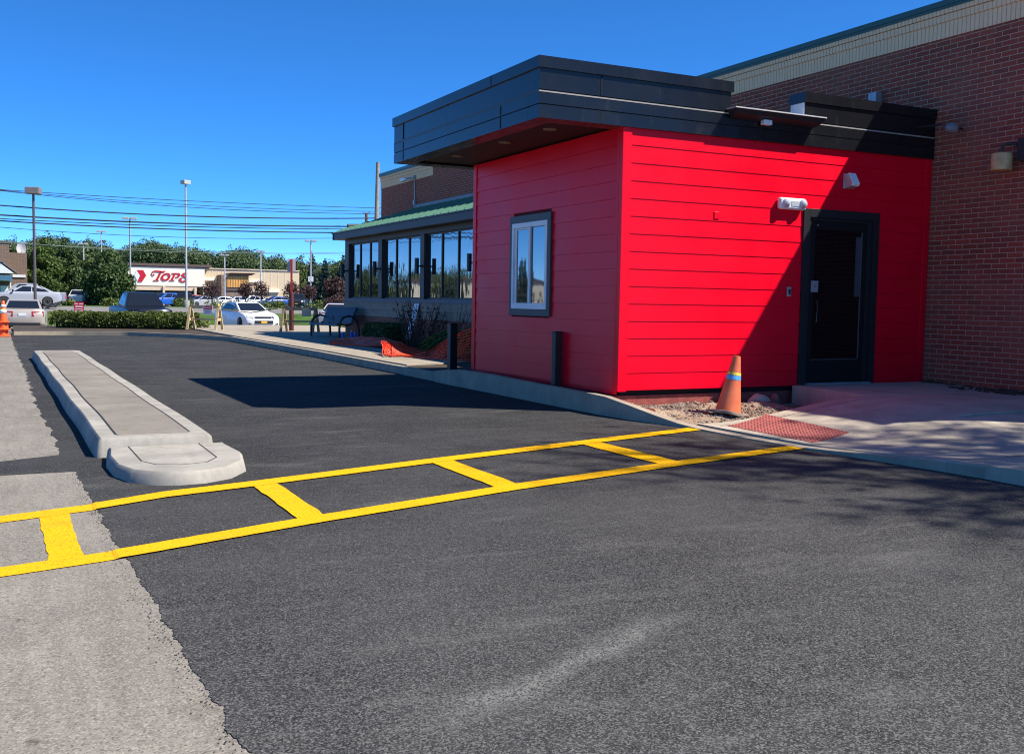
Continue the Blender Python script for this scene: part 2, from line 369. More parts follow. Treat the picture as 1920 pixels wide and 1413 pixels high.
def rung(x0, x1, yb0, yt0, yb1, yt1):
    k = 12; vs = []
    for i in range(k+1):
        t = i/k
        for x, lo, hi in ((x0, yb0, yt0), (x1, yb1, yt1)):
            xx = x + rnd.gauss(0, .004); vs.append((xx, lo+(hi-lo)*t, .0115 if xx > .58 else .0035))
    b.add(vs, [(2*i, 2*i+1, 2*i+3, 2*i+2) for i in range(k)])
rung(.25, .42, 5.78, 7.12, 5.82, 7.16); rung(1.71, 1.90, 6.25, 7.66, 6.32, 7.72); rung(3.36, 3.58, 6.78, 8.2, 6.85, 8.28); rung(5.18, 5.43, 7.28, 8.76, 7.34, 8.83)
o = struct(b.build('crosswalk_marking', YEL, fix=False))
for p_ in o.data.polygons: pass
# ------------------------------------------------------------------ raised traffic island, two castings
def ring_slab(name, outer, h, batter, mats, parent, inset=None, zin=0):
    b = MB(); n = len(outer); cx = sum(p[0] for p in outer)/n; cy = sum(p[1] for p in outer)/n
    def off(p, i, d):
        p0, p1 = Vector(outer[i-1]), Vector(outer[(i+1) % n]); t = (p1-p0).normalized(); return (p[0]-t.y*d, p[1]+t.x*d)
    b0 = [off(p, i, 0) for i, p in enumerate(outer)]; b1 = [off(p, i, batter) for i, p in enumerate(outer)]; b2 = [off(p, i, batter+.025) for i, p in enumerate(outer)]
    vs = [(x, y, -.02) for x, y in b0] + [(x, y, h-.025) for x, y in b1] + [(x, y, h) for x, y in b2]
    fs = [(k*n+i, k*n+(i+1) % n, (k+1)*n+(i+1) % n, (k+1)*n+i) for k in range(2) for i in range(n)] + [[2*n+i for i in range(n)]]
    b.add(vs, fs); return b.build(name, mats, parent, smooth=35)
def rounded(x0, x1, y0, y1, r0, r1, k=7):   # r0 radius at low-y end, r1 at high-y end, ccw
    o = []
    for cx, cy, r, a in ((x1-r0, y0+r0, r0, -90), (x1-r1, y1-r1, r1, 0), (x0+r1, y1-r1, r1, 90), (x0+r0, y0+r0, r0, 180)):
        o += [(cx+r*math.cos(R(a+90*i/k)), cy+r*math.sin(R(a+90*i/k))) for i in range(k+1)]
    return o
isl = thing('traffic_island', (1.28, 17, 0), 'long raised concrete traffic island with rounded kerb edges', 'traffic island')
def wob(P, a=.012): return [(x+.6*a*math.sin(y*1.7+x), y) for x, y in P]
def dens(P, step=.4):
    o = []
    for i, p in enumerate(P):
        q = P[(i+1) % len(P)]; L = math.hypot(q[0]-p[0], q[1]-p[1]); k = max(1, int(L/step))
        o += [(p[0]+(q[0]-p[0])*j/k, p[1]+(q[1]-p[1])*j/k) for j in range(k)]
    return o
ring_slab('kerb', wob(dens(rounded(.78, 1.80, 9.42, 24.9, .07, .33))), .17, .03, CONC, isl)
b = MB(); P = wob(dens(rounded(.98, 1.60, 9.62, 24.65, .02, .28))); b.prism([(x, y) for x, y in P], .15, .1735)
b.build('infill', GREYC, isl)
b = MB()
for xx in (.977, 1.603):
    ys = [9.66+i*.5 for i in range(29)]
    for y0, y1 in zip(ys, ys[1:]):
        w0, w1 = .0072*math.sin(y0*1.7+xx), .0072*math.sin(y1*1.7+xx)
        b.quad((xx-.008+w0, y0, .1742), (xx+.008+w0, y0, .1742), (xx+.008+w1, y1, .1742), (xx-.008+w1, y1, .1742))
for y in (13.2, 16.4, 19.6, 22.6): b.box(.985, 1.595, y-.004, y+.004, .1738, .1744)
b.build('joint', JOINT, isl)
isl2 = thing('traffic_island', (1.3, 8.7, 0), 'short rounded concrete island nose in front of the long island', 'traffic island')
nose = [(1.82, 8.30), (1.9, 8.75), (1.87, 9.405), (.86, 9.405), (.81, 8.9), (.82, 8.4), (.9, 8.1), (1.06, 7.9), (1.22, 7.84), (1.42, 7.86), (1.64, 8.0)]
nose = nose[6:]+nose[:6]
ring_slab('kerb', dens(nose, .1), .10, .02, CONC, isl2)
b = MB(); jn = [(1.04, 9.38), (1.04, 8.5), (1.12, 8.3), (1.3, 8.22), (1.5, 8.27), (1.62, 8.5), (1.63, 9.38)]
for p, q in zip(jn, jn[1:]):
    d = Vector((q[0]-p[0], q[1]-p[1])).normalized()*.006
    b.quad((p[0]+d.y, p[1]-d.x, .1012), (q[0]+d.y, q[1]-d.x, .1012), (q[0]-d.y, q[1]+d.x, .1012), (p[0]-d.y, p[1]+d.x, .1012))
b.build('joint', JOINT, isl2)
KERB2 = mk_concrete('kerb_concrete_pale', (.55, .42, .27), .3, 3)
# ------------------------------------------------------------------ kerbs (foot line + height per point)
def kerb(name, pts, w=.15, m=None, batter=.02, lean=1):
    P = []
    for (x, y, h), (x2, y2, h2) in zip(pts, pts[1:]):
        k = max(1, int(math.hypot(x2-x, y2-y)/.35)); P += [(x+(x2-x)*i/k, y+(y2-y)*i/k, h+(h2-h)*i/k) for i in range(k)]
    P.append(pts[-1]); b = MB(); vs = []
    for i, (x, y, h) in enumerate(P):
        q, p = Vector(P[min(i+1, len(P)-1)][:2]), Vector(P[max(i-1, 0)][:2]); t = (q-p).normalized(); nr = Vector((t.y, -t.x))*lean
        j = .006*noise.noise(Vector((x*1.7, y*1.7, 3)))
        h = max(h, .012) + .5*j; bt = batter*h/.15
        for d, z in ((0+j, -.05), (bt+j, max(.006, h-.018)), (bt+.018+j, h), (w, h), (w, -.05)):
            vs.append((x+nr.x*d, y+nr.y*d, z))
    n = len(P)
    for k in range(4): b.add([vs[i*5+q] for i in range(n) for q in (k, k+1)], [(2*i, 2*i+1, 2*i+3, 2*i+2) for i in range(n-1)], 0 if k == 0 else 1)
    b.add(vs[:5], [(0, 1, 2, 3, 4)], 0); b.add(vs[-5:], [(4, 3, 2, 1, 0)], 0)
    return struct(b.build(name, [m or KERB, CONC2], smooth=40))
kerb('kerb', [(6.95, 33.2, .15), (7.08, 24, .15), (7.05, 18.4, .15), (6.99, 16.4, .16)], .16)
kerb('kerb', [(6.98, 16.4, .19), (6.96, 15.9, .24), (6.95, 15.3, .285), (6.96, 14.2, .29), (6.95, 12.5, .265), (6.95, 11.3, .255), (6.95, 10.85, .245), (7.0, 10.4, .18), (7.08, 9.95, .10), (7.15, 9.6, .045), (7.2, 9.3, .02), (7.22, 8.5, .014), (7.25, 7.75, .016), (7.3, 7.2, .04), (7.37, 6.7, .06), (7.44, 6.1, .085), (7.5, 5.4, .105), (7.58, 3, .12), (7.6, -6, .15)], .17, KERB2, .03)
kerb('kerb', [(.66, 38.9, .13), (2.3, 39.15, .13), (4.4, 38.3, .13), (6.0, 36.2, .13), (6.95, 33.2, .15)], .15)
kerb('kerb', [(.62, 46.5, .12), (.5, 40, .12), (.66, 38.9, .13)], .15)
b = MB(); b.prism([(.8, 47), (.7, 40), (2.3, 39.4), (4.5, 38.6), (6.2, 36.4), (7.1, 34), (7.2, 47)][::-1], -.04, .10); struct(b.build('planting_bed', SOIL))
# ------------------------------------------------------------------ pavements (walkway by the building, slab at the door)
b = MB(); b.prism([(7.2, 47.3), (7.1, 33.3), (7.22, 24), (7.2, 18.75), (8.9, 19.4), (8.9, 26), (10.9, 28.6), (10.9, 35.3), (14, 35.3), (14, 47.3)][::-1], -.05, .15)
struct(b.build('sidewalk', CONC2, bevel=.008))
b = MB()
for y in (20.5, 22.3, 24.1, 25.9, 27.7, 29.5, 31.3, 33.1): b.box(7.2, 8.88, y-.006, y+.006, .1502, .1516)
struct(b.build('sidewalk_joints', JOINT))
b = MB(); b.prism([(7.1, 15.4), (8.9, 15.4), (12.5, 15.4), (12.5, 28.5), (10.8, 28.5), (8.9, 25.9), (8.9, 19.3), (7.1, 18.7)], -.05, .125)
struct(b.build('planting_bed', SOIL))
# door landing and ramp slab
b = MB()
SL = lambda x, y: .022 + .26*max(0, min(1, (x-7.7)/3.0))*max(0, min(1, (y-7.0)/3.2))**.7 + .125*max(0, min(1, (7.7-y)/2.0))*max(0, 1-abs(x-7.3)/3.2 if x > 7.3 else 1)
xs = [7.40+.2*i for i in range(27)]
def slab_ok(x, y): return True
def grid_slab(x0, x1, y0, y1, st=.2, zf=SL, skirt=.3):
    nx = max(1, round((x1-x0)/st)); ny = max(1, round((y1-y0)/st)); vs = []; fs = []
    for j in range(ny+1):
        for i in range(nx+1): x, y = x0+(x1-x0)*i/nx, y0+(y1-y0)*j/ny; vs.append((x, y, zf(x, y)))
    for j in range(ny):
        for i in range(nx): fs.append((j*(nx+1)+i, j*(nx+1)+i+1, (j+1)*(nx+1)+i+1, (j+1)*(nx+1)+i))
    rim = [i for i in range(nx+1)] + [j*(nx+1)+nx for j in range(1, ny+1)] + [ny*(nx+1)+i for i in range(nx-1, -1, -1)] + [j*(nx+1) for j in range(ny-1, 0, -1)]
    o = len(vs); vs += [(vs[i][0], vs[i][1], vs[i][2]-skirt) for i in rim]; k = len(rim)
    fs += [(rim[i], o+i, o+(i+1) % k, rim[(i+1) % k]) for i in range(k)]
    b.add(vs, fs)
WALK = mk_concrete('ramp_concrete', (.45, .395, .31), .25)
ZL = .29
def zramp(x, y):
    t = max(0, min(1, (x-7.45)/2.55)); return .022 + (.255)*t*t*(3-2*t)*max(0, min(1, (y-5.4)/3.0)) + (.10*max(0, min(1, (7.75-y)/2.2)) if y < 7.75 else 0)*max(0, 1-(x-7.4)/4)
def zland(x, y): return .285 - .03*max(0, (10.2-y))
grid_slab(7.30, 9.55, 3.0, 9.62, .18, lambda x, y: zramp(x, y)); 
grid_slab(9.555, 12.5, 3.0, 7.80, .3, lambda x, y: zramp(x, y)-.002)
grid_slab(9.555, 12.5, 7.9, 9.62, .3, lambda x, y: zramp(x, y)+.002)
struct(b.build('sidewalk', WALK, smooth=40))
b = MB(); grid_slab(9.95, 12.5, 9.63, 11.0, .3, lambda x, y: .30-.012*(11-y), .4); struct(b.build('door_landing', WALK, smooth=40, bevel=.006))
b = MB()
for x in (8.55,): b.quad((x, 5, zramp(x, 5)+.001), (x+.012, 5, zramp(x, 5)+.001), (x+.012, 7.2, zramp(x, 7.2)+.001), (x, 7.2, zramp(x, 7.2)+.001))
k = 8
for i in range(k):
    x0, x1 = 7.42+2.1*i/k, 7.42+2.1*(i+1)/k
    for y, w in ((9.36, .007), (6.1, .006)): b.quad((x0, y, zramp(x0, y)+.0015), (x1, y, zramp(x1, y)+.0015), (x1, y+w*2, zramp(x1, y+w*2)+.0015), (x0, y+w*2, zramp(x0, y+w*2)+.0015))
struct(b.build('sidewalk_joints', JOINT))
# red tactile paving with domes
TAC = mat('red_tactile', (.33, .085, .07), .75, var=.25, scale=6, bmp=.2)
tp = thing('tactile_paving', (7.9, 8.8, .03), 'red tactile paving panel with raised domes set in the ramp', 'tactile paving')
C0, C1, C2, C3 = Vector((7.50, 9.33)), Vector((8.32, 9.62)), Vector((8.15, 8.1)), Vector((7.42, 7.86))
b = MB()
def tq(u, v): p = (C3.lerp(C2, u)).lerp(C0.lerp(C1, u), v); return p
k = 8
for i in range(k):
    for j in range(k):
        q = [tq((i+a)/k, (j+c)/k) for a, c in ((0, 0), (1, 0), (1, 1), (0, 1))]; b.add([(p.x, p.y, zramp(p.x, p.y)+.005) for p in q], [(0, 1, 2, 3)])
b.build('plate', TAC, tp)
b = MB(); nu, nv = 13, 25
for i in range(nu):
    for j in range(nv):
        p = tq((i+.5)/nu, (j+.5)/nv); z = zramp(p.x, p.y)+.004; vs = []
        for r, h in ((.018, 0), (.015, .006), (.008, .0085)):
            vs += [(p.x+r*math.cos(a*math.pi/3), p.y+r*math.sin(a*math.pi/3), z+h) for a in range(6)]
        b.add(vs, [(k_*6+a, k_*6+(a+1) % 6, (k_+1)*6+(a+1) % 6, (k_+1)*6+a) for k_ in range(2) for a in range(6)] + [[12+a for a in range(6)]])
tag(b.build('domes', TAC, tp, smooth=True), kind='stuff')
# ------------------------------------------------------------------ dug-out gravel bed in front of the annex
def bedz(x, y):
    w = min(1, max(0, 1-(y-9.64)/.16)); return bedr(x, y)*(1-w) + (zramp(x, 9.62)-.008)*w
def bedr(x, y):
    z = .06 + .05*noise.noise(Vector((x*2.3, y*2.3, 1))) + .025*noise.noise(Vector((x*7, y*7, 5))) + .09*math.exp(-((x-8.7)**2+(y-10.2)**2)/.25) + .05*math.exp(-((x-7.9)**2+(y-10.7)**2)/.3)
    return max(.0, z) * (0.25 + .75*min(1, max(0, (x-7.15)/.45))) + (.13*max(0, 1-(x-7.1)/.5) if y > 10.2 else .03*max(0, 1-(x-7.1)/.5)) - (.10*max(0, min(1, (x-9)/.8))*min(1, max(0, (y-9.65)/.25))) + .10*max(0, 1-abs(x-9.95)/.35)
b = MB(); nx, ny = 46, 30; vs = []
for j in range(ny+1):
    for i in range(nx+1):
        x, y = 7.12+2.85*i/nx, 9.60+1.46*j/ny; vs.append((x, y, bedz(x, y)))
b.add(vs, [(j*(nx+1)+i, j*(nx+1)+i+1, (j+1)*(nx+1)+i+1, (j+1)*(nx+1)+i) for j in range(ny) for i in range(nx)])
BED = mk_pavement('sandy_gravel', (.22, .15, .10), (.34, .25, .175), (.10, .065, .045), 60)
struct(b.build('gravel_bed', BED, smooth=True))
STONE, t_, b_ = base('gravel_stone', rough=.9, spec=.2)
g_ = N(t_, 'ShaderNodeNewGeometry')
t_.links.new(ramp(t_, g_.outputs['Random Per Island'], [(0., (.10, .075, .055)), (.35, (.22, .18, .14)), (.7, (.33, .28, .23)), (.9, (.15, .075, .055)), (1., (.45, .42, .37))]), b_.inputs['Base Color'])
b = MB(); rr = random.Random(11)
for i in range(1700):
    if rr.random() < .45: x, y = rr.gauss(7.75, .25), rr.gauss(10.7, .22)
    elif rr.random() < .5: x, y = rr.gauss(8.1, .35), rr.gauss(9.9, .17)
    else: x, y = rr.uniform(7.2, 9.9), rr.uniform(9.64, 11.0)
    if not (7.2+.1*max(0, (9.9-y)) < x < 9.9 and 9.64 < y < 11.0): continue
    r = min(.028, .006+abs(rr.gauss(0, .007))); b.rock((x, y, bedz(x, y)+.3*r), r, (1.25, .85, .7), 0 if r < .014 else 1, rr=rr)
tag(b.build('gravel', STONE, smooth=False), 'loose pale gravel scattered over the dug bed below the red wall', 'gravel', kind='stuff')
ROCK = mat('pale_rock', (.36, .31, .235), .9, var=.25, scale=9, bmp=.4, bscale=40)
ROCKD = mat('brown_rock', (.16, .10, .07), .9, var=.3, scale=9, bmp=.4, bscale=40)
b = MB(); b.rock((9.0, 10.55, bedz(9, 10.55)+.05), .125, (1.1, .8, .7), 3, rr=random.Random(5)); tag(b.build('rock', ROCK, smooth=True), 'large pale rock behind the traffic cone at the red wall', 'rock')
b = MB(); b.rock((9.42, 10.75, bedz(9.42, 10.75)+.06), .11, (.8, .8, 1.1), 3, rr=random.Random(8)); tag(b.build('rock', ROCKD, smooth=True), 'brown rock in the shade next to the door landing', 'rock')
for (x, y, r), lb in zip(((9.05, 9.82, .045), (9.2, 9.9, .03), (8.62, 10.6, .04)), ('pinkish stone lying by the ramp edge on bare soil', 'small pale stone close to the shaded soil by the ramp', 'small stone between the cone and the large pale rock')):
    b = MB(); b.rock((x, y, bedz(x, y)+.02), r, (1.2, .9, .7), 2, rr=rr); tag(b.build('rock', ROCK, smooth=True), lb, 'rock')
# soil strips near the brick wall on the right
b = MB(); vs = []; nx, ny = 12, 24
for j in range(ny+1):
    for i in range(nx+1):
        x, y = 11.85+.72*i/nx, 7.95+3.0*j/ny; vs.append((x, y, (.24 if j < ny-1 else .26)+.05*max(0, noise.noise(Vector((x*5, y*5, 2)))) + .05*i/nx - (.12 if i == 0 else 0)))
b.add(vs, [(j*(nx+1)+i, j*(nx+1)+i+1, (j+1)*(nx+1)+i+1, (j+1)*(nx+1)+i) for j in range(ny) for i in range(nx)])
for i in range(120):
    x, y = rnd.uniform(11.95, 12.5), rnd.uniform(8, 10.2); b.rock((x, y, .29), rnd.uniform(.012, .05), (1.2, .9, .6), 1)
struct(b.build('soil_strip', SOIL))
# ------------------------------------------------------------------ brick restaurant building
def mk_red():
    m, t, b = base('red_siding_paint', rough=.3, spec=.2)
    co = coords(t); f = nz(t, co, 1.6, 5); g = nz(t, coords(t, (1, 1, .2)), 40, 3)
    t.links.new(mixc(t, ramp(t, f, [(.3, 0.), (.7, 1.)]), (.80, .0, .016), (.88, .0, .020)), b.inputs['Base Color'])
    t.links.new(ramp(t, f, [(.3, .30), (.7, .40)]), b.inputs['Roughness']); bump(t, b, g, .06, .004)
    return m
RED = mk_red(); REDD = flat('siding_shadow_red', (.10, .004, .006), .9)  # dark red behind the boards paints the lap shadow lines in their gaps
REDF = mat('overspray_red_footing', (.30, .07, .055), .9, var=.3, scale=14, bmp=.4)
def mk_black():
    m, t, b = base('black_metal_panel', rough=.32, spec=.42)
    co = coords(t); f = nz(t, co, 2.2, 6, .65); g = nz(t, coords(t, (1, 1, .35)), 5, 5, .7)
    t.links.new(mixc(t, ramp(t, g, [(.58, 0.), (.8, .6)]), (.009, .010, .012), (.035, .035, .037)), b.inputs['Base Color'])
    t.links.new(ramp(t, f, [(.3, .16), (.7, .30)]), b.inputs['Roughness']); bump(t, b, nz(t, co, 1.1, 2), .05, .05)
    return m
BLK = mk_black()
BLKT = flat('black_trim', (.018, .019, .021), .45)
BRONZE = flat('dark_bronze_frame', (.03, .027, .025), .5)
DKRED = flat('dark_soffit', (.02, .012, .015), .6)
GREENM = flat('green_metal', (.10, .24, .165), .5, spec=.4)
GREENC = flat('green_coping', (.025, .085, .07), .4)
ZINC = flat('galvanised_metal', (.36, .38, .40), .45, metal=.6, var=.15)
WHITEP = flat('white_plastic', (.72, .73, .74), .4)
WHITEV = flat('white_vinyl', (.75, .76, .78), .4)
CHROME = flat('brushed_steel', (.55, .56, .58), .3, metal=1, var=.05)
LENS = flat('clear_lens', (.45, .47, .5), .12, spec=.8)
GLASS = mk_glass('window_glass', wav=.02, ior=3.3)
GLASSD = mk_glass('door_glass', (.004, .004, .005), wav=.0, ior=1.4)
GLASSH = mk_glass('sash_glass', (.01, .014, .02), wav=.012, ior=2.9)
SOLD = mk_brick('cream_soldier_course', .0727, 60, ((.90, .62, .36), (.84, .58, .34), (.80, .55, .33)), (.45, .32, .2), off=0, dirt=0)
XB = 12.55
bld = thing('restaurant_building', (XB, 5.3, 0), 'long brown brick restaurant building with cream brick band and green metal trim', 'building')
b = MB(); b.box(XB, 32, 5.3, 35.35, -.1, 5.72); b.build('wall', BRICK, bld)
b = MB(); b.box(XB+.03, 31.9, 5.27, 5.3, -.1, 5.72); b.build('wall', BRICKY, bld)
for y0, y1 in ((5.25, 22.0), (30.5, 35.37)):
    b = MB(); b.box(XB-.012, XB+.2, y0, y1, 5.343, 5.565); b.box(XB-.03, XB+.2, y0, y1, 5.573, 5.675); b.box(XB-.048, XB+.2, y0, y1, 5.683, 5.79)
    b.box(XB-.006, XB+.2, y0+.01, y1-.01, 5.35, 5.785)
    b.build('cornice', SOLD, bld)
b = MB(); b.box(XB-.07, 32.1, 5.2, 35.42, 5.72, 5.86) if False else None
b.box(XB-.075, XB+.35, 5.2, 35.42, 5.795, 5.875); b.box(XB-.06, XB-.052, 5.2, 35.42, 5.75, 5.8); b.build('coping', GREENC, bld)
# sunroom (window bay) along the walk
XS = 10.9
b = MB(); b.box(XS+.02, XB, 15.6, 34.35, .0, .86); b.build('sunroom_base', BRICK, bld)
b = MB(); b.box(XS, XB-.01, 15.6, 34.37, .862, 1.075); b.box(XS-.02, XB-.01, 15.6, 34.39, 1.08, 1.31)
for y in range(17, 34, 1): pass
b.build('sunroom_band', CREAMS, bld)
b = MB(); b.box(XS-.05, XB-.02, 15.6, 34.42, 1.312, 1.43); b.build('window_sill', flat('slate_sill', (.10, .115, .135), .6), bld)
b = MB(); b.box(XS, XB-.02, 15.6, 34.35, 3.26, 3.5); b.build('window_header', BRONZE, bld)
PIL = [(33.95, 34.35), (30.62, 30.95), (27.1, 27.4), (23.5, 23.8), (19.9, 20.2), (16.3, 16.6)]
for y0, y1 in PIL:
    b = MB(); b.box(XS, XS+.35, y0, y1, 1.431, 3.259); b.build('pillar', BRONZE, bld)
b = MB(); b.box(11.3, 12.5, 33.9, 34.34, 1.431, 3.259); b.build('end_wall', BRONZE, bld)
for (a0, a1), (c0, c1) in zip(PIL, PIL[1:]):
    y0, y1 = c1, a0
    b = MB(); b.box(XS+.09, XS+.2, y0, y1, 1.431, 1.48); b.box(XS+.09, XS+.2, y0, y1, 3.215, 3.259)
    w = (y1-y0)/3
    for k in range(1, 3): b.box(XS+.075, XS+.2, y0+w*k-.032, y0+w*k+.032, 1.48, 3.215)
    fr = b.build('window', BRONZE, bld)
    for k in range(3):
        b = MB(); b.box(XS+.105, XS+.115, y0+w*k+(.033 if k else .002), y0+w*(k+1)-(.033 if k < 2 else .002), 1.481, 3.214); b.build('pane', GLASS, fr)
# dim dining room behind the glass
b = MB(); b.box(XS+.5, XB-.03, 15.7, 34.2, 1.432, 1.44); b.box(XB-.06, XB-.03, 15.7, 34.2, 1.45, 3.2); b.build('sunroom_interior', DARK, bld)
XE, YE = 10.5, 34.5
b = MB(); b.box(XE, XE+.5, 15.6, YE, 3.40, 3.60); b.box(XE, XB-.03, YE-.15, YE+.001, 3.402, 3.598); b.box(XE-.03, XE+.1, 15.6, YE+.03, 3.602, 3.64); b.build('eave', BRONZE, bld)
b = MB(); b.add([(XE-.03, 15.6, 3.642), (XE-.03, YE+.03, 3.642), (XB, 32.05, 4.40), (XB, 15.6, 4.40), (XB, YE+.03, 3.642)], [(0, 3, 2, 1), (1, 2, 4)])
RIB = 0.5; sl_ = (4.40-3.642)/(XB-XE+.03)
y = 15.9
while y < 34.4:
    x1 = XB if y < 32.05 else XE-.03+(XB-XE+.03)*(YE+.03-y)/(YE+.03-32.05)
    z1 = 3.642+sl_*(x1-XE+.03)
    b.hexa([(XE-.035, y-.02, 3.64), (x1, y-.02, z1), (x1, y+.02, z1), (XE-.035, y+.02, 3.64), (XE-.035, y-.015, 3.685), (x1, y-.015, z1+.045), (x1, y+.015, z1+.045), (XE-.035, y+.015, 3.685)])
    y += RIB
for k in range(1, 9):     # shallow steps of the metal tiles
    x = XE+k*.235; z = 3.642+sl_*(x-XE+.03); ye = min(34.4, YE-(x-XE)*(YE-32.05)/(XB-XE)) 
    b.hexa([(x-.02, 15.6, z-.01), (x+.10, 15.6, z+.03), (x+.10, ye, z+.03), (x-.02, ye, z-.01), (x-.02, 15.6, z+.006), (x+.10, 15.6, z+.038), (x+.10, ye, z+.038), (x-.02, ye, z+.006)])
b.build('sunroom_roof', GREENM, bld)
b = MB(); b.box(XB-.03, XB-.002, 15.6, 32.1, 4.40, 4.52); b.build('flashing', flat('grey_flashing', (.16, .19, .21), .5), bld)
for (x, y), lb in zip(((10.72, 34.1), (10.72, 30.78), (10.74, 27.25), (10.73, 23.65)),
                      ('black tube wall lamp on the far corner post of the window bay', 'black tube wall lamp on the second window post from the far corner', 'black tube wall lamp on the third window post from the far corner', 'black tube wall lamp on the window post nearest the red annex')):
    t = thing('wall_lamp', (10.9, y, 2.36), lb, 'wall lamp', 'black tube lamps on the window posts')
    b = MB(); b.lathe([(.052, -.22), (.062, -.225), (.062, .225), (.052, .22)], 16, (x, y, 2.36)); b.build('lamp_tube', BLKT, t, smooth=35)
    b = MB(); b.tube([(x+.05, y, 2.36), (10.885, y, 2.36)], .022, 8); b.lathe([(.05, 0), (.05, .014)], 14, (10.885, y, 2.36), axis='x'); b.build('bracket', BLKT, t, smooth=35)
# flood light and conduit on the far cornice
t = thing('flood_light', (12.45, 32.3, 5.35), 'white wall flood light with conduit high on the far cream cornice', 'flood light')
b = MB(); p = onY(758, 330, 32.5); b.box(12.2, 12.32, 32.15, 32.6, 5.30, 5.42); b.build('lamp_head', WHITEP, t, bevel=.03)
b = MB(); b.tube([(12.3, 32.3, 5.38), (12.5, 32.0, 5.42)], .02, 6); b.box(12.44, 12.5, 31.95, 32.05, 5.36, 5.48); b.tube([(12.5, 32, 5.4), (12.52, 32, 4.65)], .018, 6); b.box(12.48, 12.54, 31.94, 32.06, 4.52, 4.68); b.build('conduit', ZINC, t)
# lantern on the near brick wall, box above the annex, little flood light
t = thing('wall_lamp', (12.53, 9.5, 3.4), 'cream drum wall lantern on dark bracket on the brick wall', 'wall lamp')
b = MB(); b.lathe([(.125, 0), (.135, .01), (.135, .215), (.125, .23), (.03, .25)], 24, (12.3, 9.66, 3.28)); b.build('lamp_shade', mat('cream_lampshade', (.55, .36, .16), .6, var=.3, scale=8), t, smooth=40)
b = MB(); b.tube([(12.3, 9.66, 3.53), (12.3, 9.66, 3.6), (12.34, 9.62, 3.64), (12.52, 9.46, 3.62)], .022, 8); b.box(12.40, 12.54, 9.28, 9.50, 3.40, 3.70); b.build('bracket', BLKT, t, smooth=40)
b = MB(); b.box(12.40, 12.535, 12.06, 12.22, 4.55, 4.76); b.box(12.44, 12.53, 12.24, 12.30, 4.60, 4.67); b.tube([(12.5, 12.14, 4.56), (12.5, 12.14, 4.3)], .02, 8)
tag(b.build('junction_box', ZINC, bevel=.006), 'grey metal junction box on the brick wall above the black fascia', 'junction box')
t = thing('flood_light', (12.5, 10.6, 3.98), 'small grey bullet flood light at the right end of the black fascia', 'flood light')
b = MB(); b.lathe([(.02, 0), (.05, .02), (.075, .08), (.078, .16), (.07, .165)], 14, (12.2, 10.52, 3.97), axis='x'); b.build('lamp_head', flat('grey_lamp', (.2, .2, .22), .5), t, smooth=40)
b = MB(); b.tube([(12.12, 10.98, 4.03), (12.2, 10.6, 4.02), (12.25, 10.53, 3.99)], .012, 6); b.tube([(12.36, 10.52, 3.98), (12.53, 10.52, 3.98)], .015, 6); b.build('bracket', BLKT, t)
# ------------------------------------------------------------------ red drive-through annex
X0, Y0, X1, Y1 = 7.12, 11.06, 12.54, 15.50
ann = thing('drive_through_annex', (X0, Y0, .28), 'red clapboard drive through annex with black metal roof band', 'building')
b = MB(); b.box(X0+.015, X1, Y0+.02, Y1-.01, .30, 3.62); b.build('wall', REDD, ann)
b = MB(); b.box(X0-.008, X0+.02, Y0+.06, Y1-.1, .235, .286); b.build('skirt_board', RED, ann)
b = MB(); b.box(X0+.05, X1, Y0+.05, Y1, -.05, .215); b.build('footing', REDF, ann)
b = MB(); b.box(X0+.07, X1, Y0+.07, Y1-.03, .21, .31); b.build('base_gap', DARK, ann)
ROWS = [.29+.2215*k for k in range(16)]
DX0, DX1, DZ0, DZ1 = 10.10, 11.52, .305, 2.755
WY0, WY1, WZ0, WZ1 = 12.835, 14.115, 1.195, 2.678
b = MB()
for z0, z1 in zip(ROWS, ROWS[1:]):
    z1 = min(z1, 3.615)
    spans = [(X0+.115, X1)] if z0 > DZ1-.04 else [(X0+.115, DX0+.05), (DX1-.05, X1-.115)] 
    for xa, xb in spans:
        if xb == X1: xb = X1-.115
        b.hexa([(xa, Y0-.011, z0), (xb, Y0-.011, z0), (xb, Y0+.03, z0), (xa, Y0+.03, z0), (xa, Y0-.004, z1-.0025), (xb, Y0-.004, z1-.0025), (xb, Y0+.03, z1-.0025), (xa, Y0+.03, z1-.0025)])
b.build('siding', RED, ann)
b = MB()
for z0, z1 in zip(ROWS, ROWS[1:]):
    z1 = min(z1, 3.615)
    spans = [(Y0+.115, Y1-.10)] if (z0 > WZ1-.05 or z1 < WZ0+.05) else [(Y0+.115, WY0+.05), (WY1-.05, Y1-.10)]
    for ya, yb in spans:
        b.hexa([(X0-.014, ya, z0), (X0+.03, ya, z0), (X0+.03, yb, z0), (X0-.014, yb, z0), (X0-.004, ya, z1-.0025), (X0+.03, ya, z1-.0025), (X0+.03, yb, z1-.0025), (X0-.004, yb, z1-.0025)])
b.build('siding', RED, ann)
b = MB(); b.box(X0-.024, X0+.11, Y0-.024, Y0+.05, .275, 3.61); b.box(X0-.024, X0+.05, Y0+.051, Y0+.11, .275, 3.61)
b.build('corner_board', RED, ann, bevel=.004)
b = MB(); b.box(X0-.024, X0+.05, Y1-.10, Y1+.02, .275, 3.61); b.build('corner_board', RED, ann, bevel=.004)
b = MB(); b.box(X1-.11, X1, Y0-.024, Y0+.03, .275, 3.61); b.build('corner_board', RED, ann, bevel=.004)
